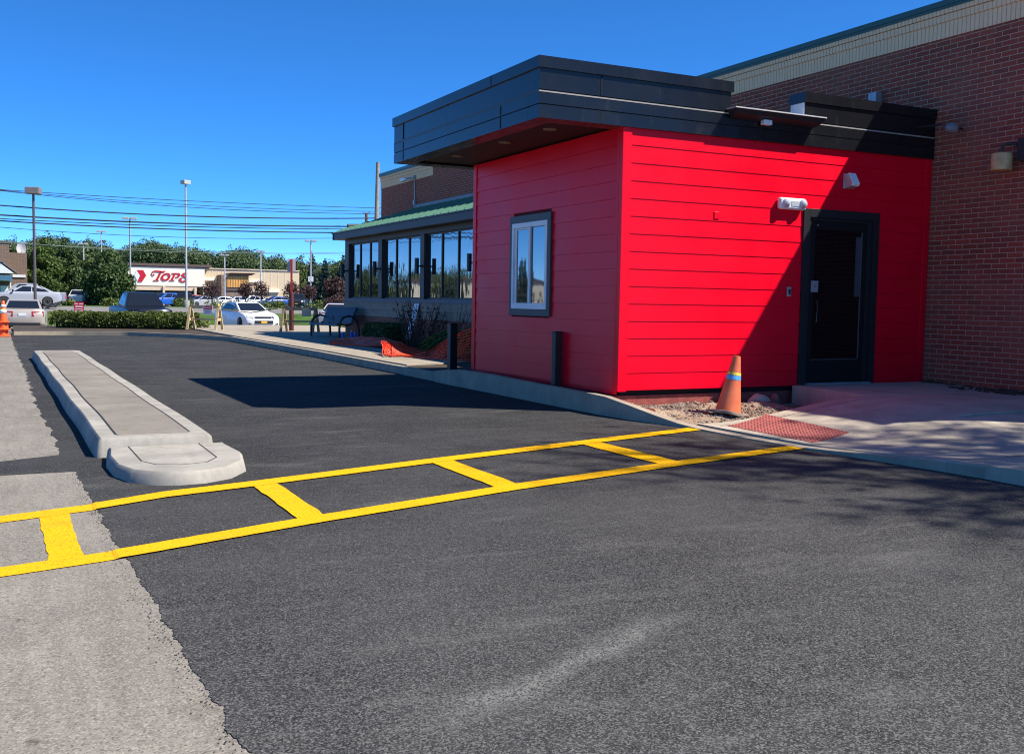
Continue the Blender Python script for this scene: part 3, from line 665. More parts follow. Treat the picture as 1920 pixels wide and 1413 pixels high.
# roof band
FX0, FY0, FX1, FY1 = 5.885, 11.01, 12.54, 15.97
def band(name, z0, z1, pr, m, th=.28, xr=((FX0, 8.74), (10.02, FX1)), left=True):
    b = MB()
    for xa, xb in xr: b.box(xa-pr if xa == FX0 else xa-(pr if pr > .02 else 0), xb+(pr if (xb < 9 and pr > .02) else 0), FY0-pr, FY0+th+(pr if pr > .02 else 0), z0, z1)
    if left:
        b.box(FX0-pr, FX0+th, FY0+th+pr+.001, FY1+pr, z0, z1); b.box(FX0+th+.001, FX1, FY1-th, FY1+pr, z0, z1)
    return b.build(name, m, ann)
FULL = ((FX0, FX1),)
band('roof_cap', 4.185, 4.322, .026, BLK)
band('roof_panel', 3.935, 4.184, .0, BLK)
band('roof_panel', 3.768, 3.898, .004, BLK, xr=FULL); band('roof_panel', 3.600, 3.755, .004, BLK, xr=FULL)
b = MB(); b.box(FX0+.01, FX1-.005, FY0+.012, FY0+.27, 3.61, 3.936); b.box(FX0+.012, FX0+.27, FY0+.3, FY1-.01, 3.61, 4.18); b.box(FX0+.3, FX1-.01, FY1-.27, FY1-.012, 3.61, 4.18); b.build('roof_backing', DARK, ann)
b = MB(); b.box(FX0-.008, FX1-.01, FY0-.008, FY0+.011, 3.903, 3.919); b.build('trim_strip', flat('pale_metal_strip', (.34, .32, .29), .45), ann)
b = MB(); b.box(FX0-.003, FX0+.011, FY0+.02, FY1, 3.899, 3.934); b.build('trim_strip', BLKT, ann)
JB = [(FX0-.008, FX0, y-.012, y+.012, z0, z1) for y in (15.55, 12.05) for z0, z1 in ((3.61, 3.75), (3.775, 3.895), (3.94, 4.18))[:3 if y > 13 else 2]]
for q in JB + [(FX0-.03, FX0-.02, 12.3, 12.31, 4.19, 4.32), (6.74, 6.755, FY0-.007, FY0, 3.94, 4.18), (6.75, 6.765, FY0-.008, FY0, 3.61, 3.75)]: MB().box(*q).build('panel_joint', DARK, ann)
b = MB(); b.box(10.004, 10.018, FY0+.01, FY0+.275, 3.94, 4.183); b.build('end_sheet', flat('bare_metal_sheet', (.62, .63, .65), .5, var=.15), ann)
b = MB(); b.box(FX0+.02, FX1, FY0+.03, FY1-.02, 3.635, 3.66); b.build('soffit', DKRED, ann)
b = MB(); b.box(FX0+.2, FX1, FY0+.2, FY1-.2, 3.86, 3.9); b.build('roof_deck', flat('roof_membrane', (.08, .08, .085), .8), ann)
for y in (11.86, 13.17, 14.8):
    b = MB(); b.lathe([(.085, -.012), (.09, 0), (.06, .001), (.055, -.006)], 20, (6.5, y, 3.632)); dl = b.build('downlight', flat('downlight_trim', (.22, .19, .15), .5), ann, smooth=40)
# small canopy shelf with lamp in the notch
cs = thing('sign_canopy', (9.4, 10.9, 3.9), 'slim black canopy shelf projecting from the notch in the roof band', 'canopy')
b = MB(); b.hexa([(8.70, 10.86, 3.895), (10.20, 10.86, 3.895), (10.16, 10.995, 3.845), (8.74, 10.995, 3.845), (8.68, 10.82, 3.955), (10.22, 10.82, 3.955), (10.22, 11.2, 3.955), (8.68, 11.2, 3.955)]); b.build('shelf', BLKT, cs)
b = MB(); b.box(8.67, 10.23, 10.81, 11.22, 3.957, 3.972); b.build('top_flashing', flat('pale_flashing', (.5, .5, .48), .5), cs)
b = MB(); b.box(9.22, 9.36, 10.90, 10.98, 3.80, 3.868); b.build('lamp', WHITEP, cs, bevel=.01)
# drive-through window
w = MB(); t_ = .10
w.box(X0-.045, X0+.02, WY0, WY1, WZ1-.11, WZ1); w.box(X0-.045, X0+.02, WY0, WY1, WZ0, WZ0+.10); w.box(X0-.045, X0+.02, WY0, WY0+.09, WZ0+.1, WZ1-.11); w.box(X0-.045, X0+.02, WY1-.09, WY1, WZ0+.1, WZ1-.11)
wn = w.build('window', flat('charcoal_trim', (.045, .047, .05), .5), ann, bevel=.004)
a0, a1, z0, z1 = WY0+.09, WY1-.09, WZ0+.10, WZ1-.11
w = MB()
for ya, yb, za, zb in ((a0, a1, z0, z0+.09), (a0, a1, z1-.075, z1), (a0, a0+.06, z0+.09, z1-.075), (a1-.055, a1, z0+.09, z1-.075)): w.box(X0-.055, X0+.0, ya, yb, za, zb)
ym = (a0+a1)/2
w.box(X0-.047, X0-.0, ym-.03, ym+.03, z0+.091, z1-.076); w.box(X0-.03, X0+.0, a1-.115, a1-.056, z0+.091, z1-.076); w.box(X0-.03, X0, ym+.031, a1-.116, z1-.10, z1-.076)
w.build('sash', WHITEV, wn, bevel=.004)
w = MB(); w.box(X0-.02, X0-.008, a0+.06, ym-.03, z0+.09, z1-.076); w.build('pane', GLASSH, wn)
w = MB(); w.box(X0-.016, X0-.006, ym+.031, a1-.116, z0+.09, z1-.1); w.build('pane', GLASSH, wn)
# door
d = MB(); pr = Y0-.034
d.box(DX0-.015, DX0+.10, pr, Y0+.03, DZ0, DZ1); d.box(DX1-.11, DX1, pr, Y0+.03, DZ0, DZ1); d.box(DX0+.101, DX1-.111, pr, Y0+.03, DZ1-.115, DZ1)
d.box(DX0+.101, DX0+.145, Y0-.005, Y0+.03, DZ0, DZ1-.116); d.box(DX1-.2, DX1-.111, Y0-.005, Y0+.03, DZ0, DZ1-.116); d.box(DX0+.146, DX1-.201, Y0-.005, Y0+.03, DZ1-.16, DZ1-.116)
df = d.build('door_frame', flat('door_frame_black', (.016, .017, .019), .5, spec=.25), ann, bevel=.003)
L0, L1, LZ0, LZ1 = DX0+.15, DX1-.205, .325, DZ1-.165
d = MB(); yl = Y0+.003
for xa, xb, za, zb in ((L0, L0+.085, LZ0, LZ1), (L1-.085, L1, LZ0, LZ1), (L0+.085, L1-.085, LZ0, .645), (L0+.085, L1-.085, LZ1-.11, LZ1)): d.box(xa, xb, yl, yl+.03, za, zb)
dr = d.build('door', flat('door_black', (.009, .009, .010), .5, spec=.2), ann, bevel=.003)
d = MB(); d.box(L0+.086, L1-.086, yl+.012, yl+.02, .646, LZ1-.111); d.build('pane', GLASSD, dr)
d = MB(); d.box(L1-.098, L1-.086, yl-.002, yl+.011, .66, LZ1-.12); d.box(L0+.09, L1-.1, yl+.001, yl+.011, .646, .655); d.build('glazing_bead', flat('grey_bead', (.09, .10, .11), .4), dr)
d = MB(); d.tube([(L0+.11, yl-.001, 1.48), (L0+.11, yl-.06, 1.48), (L0+.11, yl-.06, 1.18), (L0+.11, yl-.001, 1.18)], .012, 8); d.build('handle', flat('dark_handle', (.1, .1, .11), .35, metal=.8), dr, smooth=40)
d = MB(); d.box(L0+.03, L0+.16, yl-.012, yl-.001, 1.60, 1.76); d.lathe([(.024, -.03), (.026, -.012), (.026, 0)], 14, (L0+.11, yl-.012, 1.70), axis='y'); d.build('lock_plate', ZINC, dr)
d = MB(); d.lathe([(.012, -.006), (.016, 0)], 10, (L0+.13, yl-.001, LZ1-.055), axis='y'); d.build('stud', CHROME, dr)
b = MB(); b.box(DX0+.11, DX1-.12, Y0-.10, Y0+.002, .303, .322); b.build('threshold', ZINC, df)
b = MB(); b.box(L1-.2, L1-.1, yl+.0005, yl+.0115, 1.55, 2.4); b.build('reflection_strip', flat('grey_reflection_strip', (.05, .06, .07), .4), dr)  # grey strip set on the door glass as a painted reflection
# fixtures on the red wall
t = thing('emergency_light', (9.83, Y0-.014, 2.79), 'clear white twin head emergency light on the sunlit red wall', 'emergency light')
b = MB(); b.box(9.60, 10.07, Y0-.10, Y0-.012, 2.715, 2.875); b.build('housing', WHITEP, t, bevel=.035, seg=4, smooth=40)
for x in (9.70, 10.0):
    b = MB(); b.lathe([(.0, -.045), (.035, -.04), (.06, -.018), (.065, 0)], 18, (x, Y0-.10, 2.80), axis='y'); b.build('lamp_head', LENS, t, smooth=50)
b = MB(); b.box(9.79, 9.93, Y0-.106, Y0-.1, 2.76, 2.83); b.build('cover', LENS, t, bevel=.004)
t = thing('security_light', (10.9, Y0-.014, 3.17), 'white wedge shaped security light above the black door', 'security light')
b = MB(); b.slab([(-.02, 3.07), (-.13, 3.10), (-.15, 3.14), (-.06, 3.28), (-.0, 3.28), (.0, 3.07)], lambda a, c, s: (10.80+.2*s+(0 if a > -.01 else .03*(1-2*s)), Y0-.012+a, c)); b.build('housing', flat('grey_housing', (.30, .30, .31), .5), t, bevel=.006)
b = MB(); b.slab([(-.135, 3.095), (-.16, 3.13), (-.07, 3.285), (-.05, 3.285)], lambda a, c, s: (10.835+.13*s, Y0-.014+a, c)); b.build('shield', WHITEP, t, bevel=.005)
b = MB(); b.box(8.55, 8.63, Y0-.021, Y0-.008, 2.53, 2.63); tag(b.build('cover_plate', RED, bevel=.006), 'small red painted cover plate on the sunlit red wall', 'cover plate')
t = thing('door_bell', (9.86, Y0-.014, 1.6), 'small grey door bell button left of the black door', 'door bell')
b = MB(); b.box(9.83, 9.895, Y0-.04, Y0-.012, 1.53, 1.665); b.build('plate', ZINC, t, bevel=.004)
b = MB(); b.box(9.846, 9.88, Y0-.048, Y0-.041, 1.56, 1.63); b.build('button', BLKT, t)
# bollards
def bollard(x, y, z0, z1, h, lb, rz=0):
    t = thing('bollard', (x, y, z0), lb, 'bollard', 'black square bollards by the kerb', rz)
    b = MB(); b.box(-h, h, -h, h, 0, z1-z0); b.build('post', mat('black_sleeve', (.02, .021, .023), .5, var=.2), t, local=True, bevel=.006)
    b = MB(); b.box(-h*1.04, h*1.04, -h*1.04, h*1.04, z1-z0+.0005, z1-z0+.014); b.build('cap', BLKT, t, local=True, bevel=.005)
bollard(7.035, 12.52, .23, .985, .052, 'black square bollard against the red wall right of the drive through window')
bollard(7.42, 17.05, .12, .985, .07, 'black square bollard on the dirt at the far end of the red annex')
# ------------------------------------------------------------------ traffic cone on the gravel
def mk_cone():
    m, t, b = base('faded_orange_plastic', rough=.6, spec=.35)
    co = coords(t); f = nz(t, co, 7, 5, .65); g = nz(t, co, 26, 4)
    a = mixc(t, ramp(t, f, [(.35, 0.), (.65, 1.)]), (.60, .12, .045), (.68, .17, .07))
    t.links.new(mixc(t, ramp(t, g, [(.62, 0.), (.75, .5)]), a, (.3, .12, .08)), b.inputs['Base Color']); return m
CONEM = mk_cone()
cx, cy = 7.98, 9.93; cz = bedz(cx, cy)+.01
tc = thing('traffic_cone', (cx, cy, cz), 'faded orange traffic cone with blue and yellow tape on the gravel', 'traffic cone')
tc.matrix_basis = Matrix.Translation((cx, cy, cz))
b = MB(); b.lathe([(.155, .035), (.15, .05), (.047, .70), (.045, .712), (.036, .715), (.035, .70)], 36, (cx, cy, cz)); b.build('cone_body', CONEM, tc, smooth=40)
b = MB(); k = 28; P = []
for i in range(k*1):
    a = 2*math.pi*i/k; r = .225/max(abs(math.cos(a)), abs(math.sin(a)))**.75; P.append((r*math.cos(a), r*math.sin(a)))
vs = []
for sc, z in ((1, 0), (1.0, .022), (.97, .034), (.68, .04)):
    vs += [(cx+x*sc, cy+y*sc, cz+z+.014*math.sin(2*math.atan2(y, x)+.6)*(math.hypot(x, y)*sc/.25)**2) for x, y in P]
b.add(vs, [(j*k+i, j*k+(i+1) % k, (j+1)*k+(i+1) % k, (j+1)*k+i) for j in range(3) for i in range(k)] + [list(range(k))[::-1], [3*k+i for i in range(k)]])
b.build('cone_base', mat('dusty_rubber', (.22, .17, .13), .9, var=.35, scale=12), tc, smooth=40)
rad = lambda z: .15-(.15-.047)*(z-.05)/.65+.0025
for z0, z1, c, nm in ((.425, .478, (.08, .33, .62), 'blue_tape'), (.482, .512, (.75, .6, .06), 'yellow_tape')):
    b = MB(); n = 40; vs = []
    for i in range(n):
        a = 2*math.pi*i/n; jz = rnd.uniform(-.008, .008)
        for z in (z0+jz, z1+rnd.uniform(-.007, .007)): vs.append((cx+rad(z)*math.cos(a), cy+rad(z)*math.sin(a), cz+z))
    b.add(vs, [(2*i, 2*((i+1) % n), 2*((i+1) % n)+1, 2*i+1) for i in range(n)]); b.build('tape', flat(nm, c, .5, var=.3, scale=20), tc, smooth=True)

tc.rotation_euler = (R(4), R(7), R(18))
# ------------------------------------------------------------------ foliage helpers
def leaves(b, pts, size, rr, up=.4, asp=1.6, m=0, rad=None):
    for p, d in pts:
        n = Vector((rr.gauss(0, 1), rr.gauss(0, 1), rr.gauss(0, 1)+up)) + Vector(d)*.8; n.normalize()
        a = n.orthogonal().normalized(); a = Matrix.Rotation(rr.uniform(0, 6.28), 3, n) @ a; c = n.cross(a)
        s = size*rr.uniform(.6, 1.3); p = Vector(p); k = s*asp*.5; w = s*.5
        b.add([p-a*k, p-c*w+n*s*.12, p+a*k, p+c*w+n*s*.12], [(0, 1, 2, 3)], m)
def blobpts(blobs, n, rr, shell=.55):
    tot = sum(r[0]*r[1]*r[2] for c, r in blobs); o = []
    for c, r in blobs:
        k = int(n*r[0]*r[1]*r[2]/tot)
        for _ in range(k):
            d = Vector((rr.gauss(0, 1), rr.gauss(0, 1), rr.gauss(0, 1))).normalized(); t = (shell+(1-shell)*rr.random()**.6) if rr.random() < .85 else rr.random()
            o.append((Vector(c)+Vector((d.x*r[0]*t, d.y*r[1]*t, d.z*r[2]*t)), d))
    return o
BARK = mat('bark', (.085, .065, .05), .95, var=.35, scale=6, bmp=.5, bscale=20)
LF_G = mk_leaf('green_leaf', [(.04, .075, .018), (.09, .15, .032), (.17, .22, .055)], trans=.35)
LF_D = mk_leaf('dark_leaf', [(.028, .058, .02), (.06, .105, .03), (.11, .16, .045)])
LF_S = mk_leaf('spruce_needle', [(.012, .03, .02), (.025, .052, .034), (.05, .085, .055)], trans=.1)
LF_P = mk_leaf('purple_leaf', [(.035, .018, .022), (.07, .035, .035), (.13, .07, .06)])
LF_H = mk_leaf('hedge_leaf', [(.03, .055, .010), (.08, .12, .022), (.19, .22, .055)])
LF_W = mk_leaf('woods_leaf', [(.034, .066, .03), (.065, .11, .042), (.11, .155, .055)], trans=.15)
def tree(name, loc, h, w, label, leaf, n=1600, size=.4, seed=1, shape='round', trunkh=.25, group=None, cat='tree', nb=14, tr=.03):
    rr = random.Random(seed); t = thing(name, loc, label, cat, group); b = MB()
    blobs = []
    for i in range(nb):
        u = (i+.5)/nb; z = h*(trunkh+(1-trunkh)*u*.93)
        if shape == 'round': rad = w*.5*math.sin(math.pi*min(1, .12+.85*u))**.7
        elif shape == 'oval': rad = w*.5*(math.sin(math.pi*min(1, .18+.78*u))**.8)*(1 if u < .5 else 1.05-.25*u)
        else: rad = w*.5*(1.02-u)**.85
        a = rr.uniform(0, 6.28); rb = max(.12*w, rad*.62); d = max(0, rad-rb*.8)
        blobs.append(((math.cos(a)*d, math.sin(a)*d, z), (rb, rb, rb*(.75 if shape != 'cone' else .5))))
        if shape != 'cone' and u < .8: blobs.append(((-math.cos(a)*d*.9, -math.sin(a)*d*.9, z+.04*h), (rb*.85, rb*.85, rb*.65)))
    if shape == 'cone': blobs = [((rr.gauss(0, .03*w), rr.gauss(0, .03*w), h*(.06+.92*(i+.5)/nb)), (w*.5*(1.03-(i+.5)/nb)+.05,)*2+(h/nb*.7,)) for i in range(nb)]
    leaves(b, blobpts(blobs, n, rr), size, rr)
    tb = MB(); tb.tube([(0, 0, -.3), (.02*w, 0, h*.35), (0, .02*w, h*.7), (0, 0, h*.9)], [h*tr, h*tr*.75, h*tr*.4, h*tr*.1], 8)
    for i in range(7):
        a = rr.uniform(0, 6.28); z = h*rr.uniform(trunkh, .7); q = Vector((math.cos(a)*w*.38, math.sin(a)*w*.38, z+h*.13)); tb.tube([(0, 0, z), q*.5+Vector((0, 0, z*.52)), q], [h*tr*.4, h*tr*.25, h*tr*.08], 5)
    tb.build('trunk', BARK, t, local=True, smooth=True); b.build('crown', leaf, t, local=True, fix=False); return t
def gp(px, d, dz=0):   # ground point below an image column at depth d
    p = at(px, 560, d); return (p.x, p.y, ter(p.y)+dz)
# ------------------------------------------------------------------ tree shading the right side (stands just outside the picture)
rr = random.Random(21)
TX, TY = 17.6, -1.5
t = thing('shade_tree', (TX, TY, 0), 'tall thin leaved tree beyond the near corner of the brick building', 'tree')
b = MB(); tb = MB(); pts = []
tb.tube([(TX, TY, -.1), (TX+.1, TY, 5), (TX-.05, TY+.1, 10), (TX, TY, 17)], [.24, .19, .12, .02], 8)
for i in range(66):
    h = 6.8+9.6*(i+.5)/66; a = i*2.4+rr.gauss(0, .3); L = 4.9*(1-.55*((h-9.5)/7.5)**2)*rr.uniform(.6, 1.08)
    d = Vector((math.cos(a), math.sin(a), .22)).normalized(); o = Vector((TX, TY, h)); c = Vector((-d.y, d.x, 0)).normalized()
    P = [o + d*L*k/6 + c*.16*math.sin(k*1.1+i) + Vector((0, 0, .08*math.sin(k+i)-.01*k*k)) for k in range(7)]
    tb.tube(P, [.055*(1-.13*k) for k in range(7)], 5)
    for k in range(9):
        f = .15+.85*(k+rr.random())/9; p = P[int(f*5.99)].lerp(P[min(6, int(f*5.99)+1)], f*5.99 % 1); sd = rr.choice((-1, 1))
        e = p + (c*sd*rr.uniform(.4, 1)+d*.8).normalized()*rr.uniform(.6, 1.6)*(1.15-.5*f) + Vector((0, 0, rr.gauss(.05, .2))); tb.tube([p, p.lerp(e, .5)+Vector((0, 0, .05)), e], [.02, .014, .006], 3, caps=False)
        for q in range(4):
            g = p.lerp(e, rr.uniform(.3, 1)); w2 = g + Vector((rr.gauss(0, .3), rr.gauss(0, .3), rr.gauss(0, .15))); tb.tube([g, w2], [.007, .004], 3, caps=False)
            for l in range(5 if f < .45 else 1): pts.append((w2.lerp(g, rr.random()*.8)+Vector((rr.gauss(0, .09), rr.gauss(0, .09), rr.gauss(0, .06))), (0, 0, .4)))
leaves(b, pts, .11, rr, up=.8)
tb.build('trunk', BARK, t, smooth=True); b.build('crown', LF_G, t, fix=False)
# ------------------------------------------------------------------ planting, bench and clutter along the walk
tk = mat('dead_stem', (.06, .04, .032), .9, var=.3)
def stems(name, x, y, label, n, h, spread, leaf, lsize, seed, lm=2):
    rr = random.Random(seed); t = thing(name, (x, y, .125), label, 'shrub'); sb = MB(); lb = MB(); pts = []
    for i in range(n):
        a = rr.uniform(0, 6.28); hh = h*rr.uniform(.55, 1.05); q = Vector((x+math.cos(a)*spread*rr.random(), y+math.sin(a)*spread*rr.random(), .125))
        e = q+Vector((math.cos(a)*spread*.6, math.sin(a)*spread*.6, hh)); mdl = q.lerp(e, .5)+Vector((rr.gauss(0, .03), rr.gauss(0, .03), .04))
        sb.tube([q, mdl, e], [.009, .007, .004], 4)
        for k in range(lm): f = rr.uniform(.3, 1); pts.append((q.lerp(e, f)+Vector((rr.gauss(0, .04), rr.gauss(0, .04), rr.gauss(0, .03))), (0, 0, 0)))
    leaves(lb, pts, lsize, rr); sb.build('stem', tk, t); lb.build('foliage', leaf, t, fix=False)
stems('bare_shrub', 10.25, 25.6, 'brown half bare shrub beside the leaning board', 60, 1.25, .55, LF_P, .06, 31, 4)
stems('bare_shrub', 10.3, 23.9, 'thin dry twiggy plant in front of the cream band near the red annex', 34, 1.15, .5, LF_P, .05, 33, 2)
rr = random.Random(41); t = thing('hosta_clump', (9.75, 22.1, .125), 'broad leaved green plant clump behind the orange netting', 'plant'); b = MB()
for i in range(420):
    a = rr.uniform(0, 6.28); r = .95*math.sqrt(rr.random()); x, y = 9.75+r*math.cos(a)*.8, 22.1+r*math.sin(a)*1.3; z = .16+.62*(1-(r/1.05)**2)*rr.uniform(.6, 1)
    d = Vector((math.cos(a), math.sin(a), -.35)).normalized(); c = Vector((-math.sin(a), math.cos(a), 0)); L = rr.uniform(.16, .28); p = Vector((x, y, z)); w = L*.22
    b.add([p, p+d*L*.45-c*w+Vector((0, 0, .03)), p+d*L, p+d*L*.45+c*w+Vector((0, 0, .03))], [(0, 1, 2, 3)])
b.build('foliage', mk_leaf('hosta_leaf', [(.04, .09, .02), (.07, .14, .035), (.20, .28, .08)]), t, fix=False)
b = MB()
for i in range(20): b.tube([(9.75+rr.gauss(0, .2), 22.1+rr.gauss(0, .3), .12), (9.75+rr.gauss(0, .35), 22.1+rr.gauss(0, .5), .6)], .008, 4)
b.build('stem', flat('green_stem', (.06, .09, .03)), t)
rr = random.Random(43); t = thing('clipped_shrub', (10.4, 28.9, .125), 'dark clipped evergreen shrub below the window bay', 'shrub'); b = MB(); pts = []
for i in range(5200):
    u, v, w_ = rr.uniform(-1, 1), rr.uniform(-1, 1), rr.uniform(0, 1); f = rr.choice('xyz')
    if f == 'x': u = rr.choice((-1, 1))
    elif f == 'y': v = rr.choice((-1, 1))
    else: w_ = 1
    k = 1-.12*(abs(u)**3+abs(v)**3)*w_
    pts.append((Vector((10.3+.42*u*k+rr.gauss(0, .015), 28.75+1.0*v*k+rr.gauss(0, .015), .14+.56*w_*(1-.1*abs(v)**4)+rr.gauss(0, .012))), (u*.5, v*.5, w_*.5)))
leaves(b, pts, .045, rr); b.build('foliage', LF_D, t, fix=False)
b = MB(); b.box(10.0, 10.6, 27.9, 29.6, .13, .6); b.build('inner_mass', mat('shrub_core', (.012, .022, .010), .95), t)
# leaning picture board
t = thing('advertising_board', (10.55, 27.5, .3), 'tall narrow white and black printed board leaning on the wall', 'board')
MB().slab([(27.28, .30), (27.62, .30), (27.62, 1.30), (27.28, 1.30)], lambda y, z, s: (10.55+.28*(z-.3)+.02*s, y-.35*(z-.3)*0-.0, z)).build('panel', WHITEP, t)
BK = flat('print_black', (.02, .02, .022)); BR = flat('print_red', (.4, .04, .03)); BB = flat('print_blue', (.04, .1, .4))
b = MB(); rr = random.Random(4); g = lambda y, z: (10.55+.28*(z-.3)-.002, y, z)
for i in range(34):
    y, z = rr.uniform(27.31, 27.55), rr.choice((rr.uniform(.62, .98), rr.uniform(.98, 1.25))); w, h = rr.uniform(.02, .07), rr.uniform(.015, .06)
    b.add([g(y, z), g(y+w, z+rr.gauss(0, .01)), g(y+w*.8, z+h), g(y-.01, z+h*.8)], [(0, 1, 2, 3)])
tag(b.build('print', BK, t), kind='stuff')
b = MB(); b.quad(g(27.29, .31), g(27.61, .31), g(27.61, .37), g(27.29, .37)); b.build('print', BR, t); b = MB(); b.quad(g(27.29, .40), g(27.61, .40), g(27.61, .44), g(27.29, .44)); b.build('print', BR, t)
b = MB(); b.quad(g(27.42, .48), g(27.5, .48), g(27.5, .6), g(27.43, .6)); b.build('print', BB, t)
# orange barrier netting
NET = flat('orange_mesh', (.85, .075, .02), .5, var=.2, scale=4)
def net(name, label, secs, nv=12, sub=8, th=.022):
    P = []
    for (b0, t0), (b1, t1) in zip(secs, secs[1:]):
        for i in range(sub): f = i/sub; P.append((Vector(b0).lerp(Vector(b1), f), Vector(t0).lerp(Vector(t1), f)))
    P.append((Vector(secs[-1][0]), Vector(secs[-1][1]))); b = MB(); vs = []
    for i, (q, w) in enumerate(P):
        for j in range(nv+1):
            f = j/nv; p = q.lerp(w, f); n_ = noise.noise(p*2.2)
            vs.append(p+Vector((.05*n_, .05*noise.noise(p*2+Vector((5, 5, 5))), max(0, .05*noise.noise(p*3.1))+.01-.10*math.sin(math.pi*f)*(w.z-q.z > .2)*.5)))
    k = nv+1
    b.add(vs, [(i*k+j, i*k+j+1, (i+1)*k+j+1, (i+1)*k+j) for i in range(len(P)-1) for j in range(nv)])
    o = b.build(name, NET); md = o.modifiers.new('mesh', 'WIREFRAME'); md.thickness = th; md.use_replace = True; md.use_even_offset = False
    return tag(o, label, 'safety netting')
net('safety_netting', 'orange barrier netting slumped from the red annex onto the sunlit walkway',
    [((9.4, 18.4, .16), (9.15, 18.9, 1.0)), ((8.7, 19.3, .16), (9.0, 19.8, .80)), ((8.35, 19.9, .17), (9.05, 20.8, .60)), ((8.2, 20.4, .17), (9.15, 21.8, .40)), ((8.15, 20.9, .17), (9.5, 22.9, .22)), ((8.0, 21.0, .18), (9.1, 23.1, .24)), ((7.8, 21.1, .17), (8.5, 23.0, .36)), ((7.65, 21.25, .17), (8.1, 22.8, .42)), ((7.72, 21.5, .18), (8.2, 22.4, .34))], 12, 7, .022)
net('safety_netting', 'orange barrier netting heaped in the shade by the clipped shrub',
    [((8.25, 27.4, .16), (9.0, 29.6, .17)), ((8.7, 26.4, .16), (9.4, 29.3, .24)), ((9.0, 25.9, .16), (9.6, 28.6, .30)), ((9.4, 25.6, .16), (9.9, 27.6, .30)), ((9.9, 25.9, .16), (10.2, 27.0, .2))], 10, 10, .03)
# bench
BM_ = flat('black_bench_metal', (.02, .022, .026), .4)
t = thing('bench', (10.1, 33.0, .15), 'black metal bench with curved arms on the shaded walk', 'bench', rz=R(12))
def arm(y):
    b = MB(); A = [(-.33, .0), (-.33, .30), (-.30, .52), (-.18, .66), (.02, .71), (.20, .66), (.33, .50), (.38, .28), (.39, 0)]
    b.tube([(x, y, z) for x, z in A], .038, 8); b.tube([(-.3, y, .44), (-.02, y, .40), (.12, y, .46), (.17, y, .62)], .028, 8); b.tube([(.17, y, .60), (.24, y, .80), (.34, y, .95)], .03, 8); return b
for y in (-.95, .95): arm(y).build('arm_leg', BM_, t, local=True, smooth=40)
b = MB(); k = 10; pr = [(-.42, .40), (-.36, .455), (-.1, .44), (.08, .43)]
b.slab([(-.42, .40), (-.40, .39), (-.1, .405), (.12, .40), (.12, .43), (-.1, .435), (-.36, .46), (-.41, .44)], lambda x, z, s: (x, -.93+1.86*s, z)); b.build('seat', flat('bench_seat', (.035, .045, .06), .35), t, local=True, smooth=40)
b = MB(); b.slab([(.10, .47), (.13, .47), (.20, .72), (.32, .94), (.36, .95), (.34, .98), (.29, .965), (.17, .73)], lambda x, z, s: (x, -.93+1.86*s, z)); b.build('backrest', flat('bench_back', (.05, .06, .075), .4), t, local=True, smooth=40)
for y0 in (-.45, .1):
    b = MB(); b.tube([(.115, y0+.15, .50), (.115, y0+.2, .62), (.15, y0+.28, .70), (.15, y0+.36, .68), (.125, y0+.4, .56), (.115, y0+.42, .50)], .012, 6)
    b.build('emblem', flat('bench_emblem', (.16, .18, .2), .4), t, local=True)
for (px, py), lb in zip(((643, 635), (659, 634), (666, 634.5)), ('blue paper cup standing alone under the bench arm', 'blue paper cup with a straw next to its twin', 'blue paper cup without straw nearest the clipped shrub')):
    p = at(px, py, 1); r_ = ray(px, py); tt = (.151-1.4)/r_.z; c = EYE+r_*tt
    cu = thing('paper_cup', (c.x, c.y, .151), lb, 'cup', 'blue cups left on the walk')
    b = MB(); b.lathe([(.036, 0), (.05, .17), (.053, .172), (.053, .18), (.0, .181)], 16, (c.x, c.y, .151)); b.build('cup_body', flat('blue_cup', (.02, .13, .62), .5), cu, smooth=40)
    b = MB(); b.lathe([(.055, 0), (.053, .018), (.0, .019)], 16, (c.x, c.y, .332)); b.build('lid', flat('cup_lid', (.10, .25, .65), .3), cu, smooth=40)
    if px == 659: b = MB(); b.tube([(c.x, c.y, .34), (c.x, c.y+.01, .43)], .006, 6); b.build('straw', WHITEP, cu)
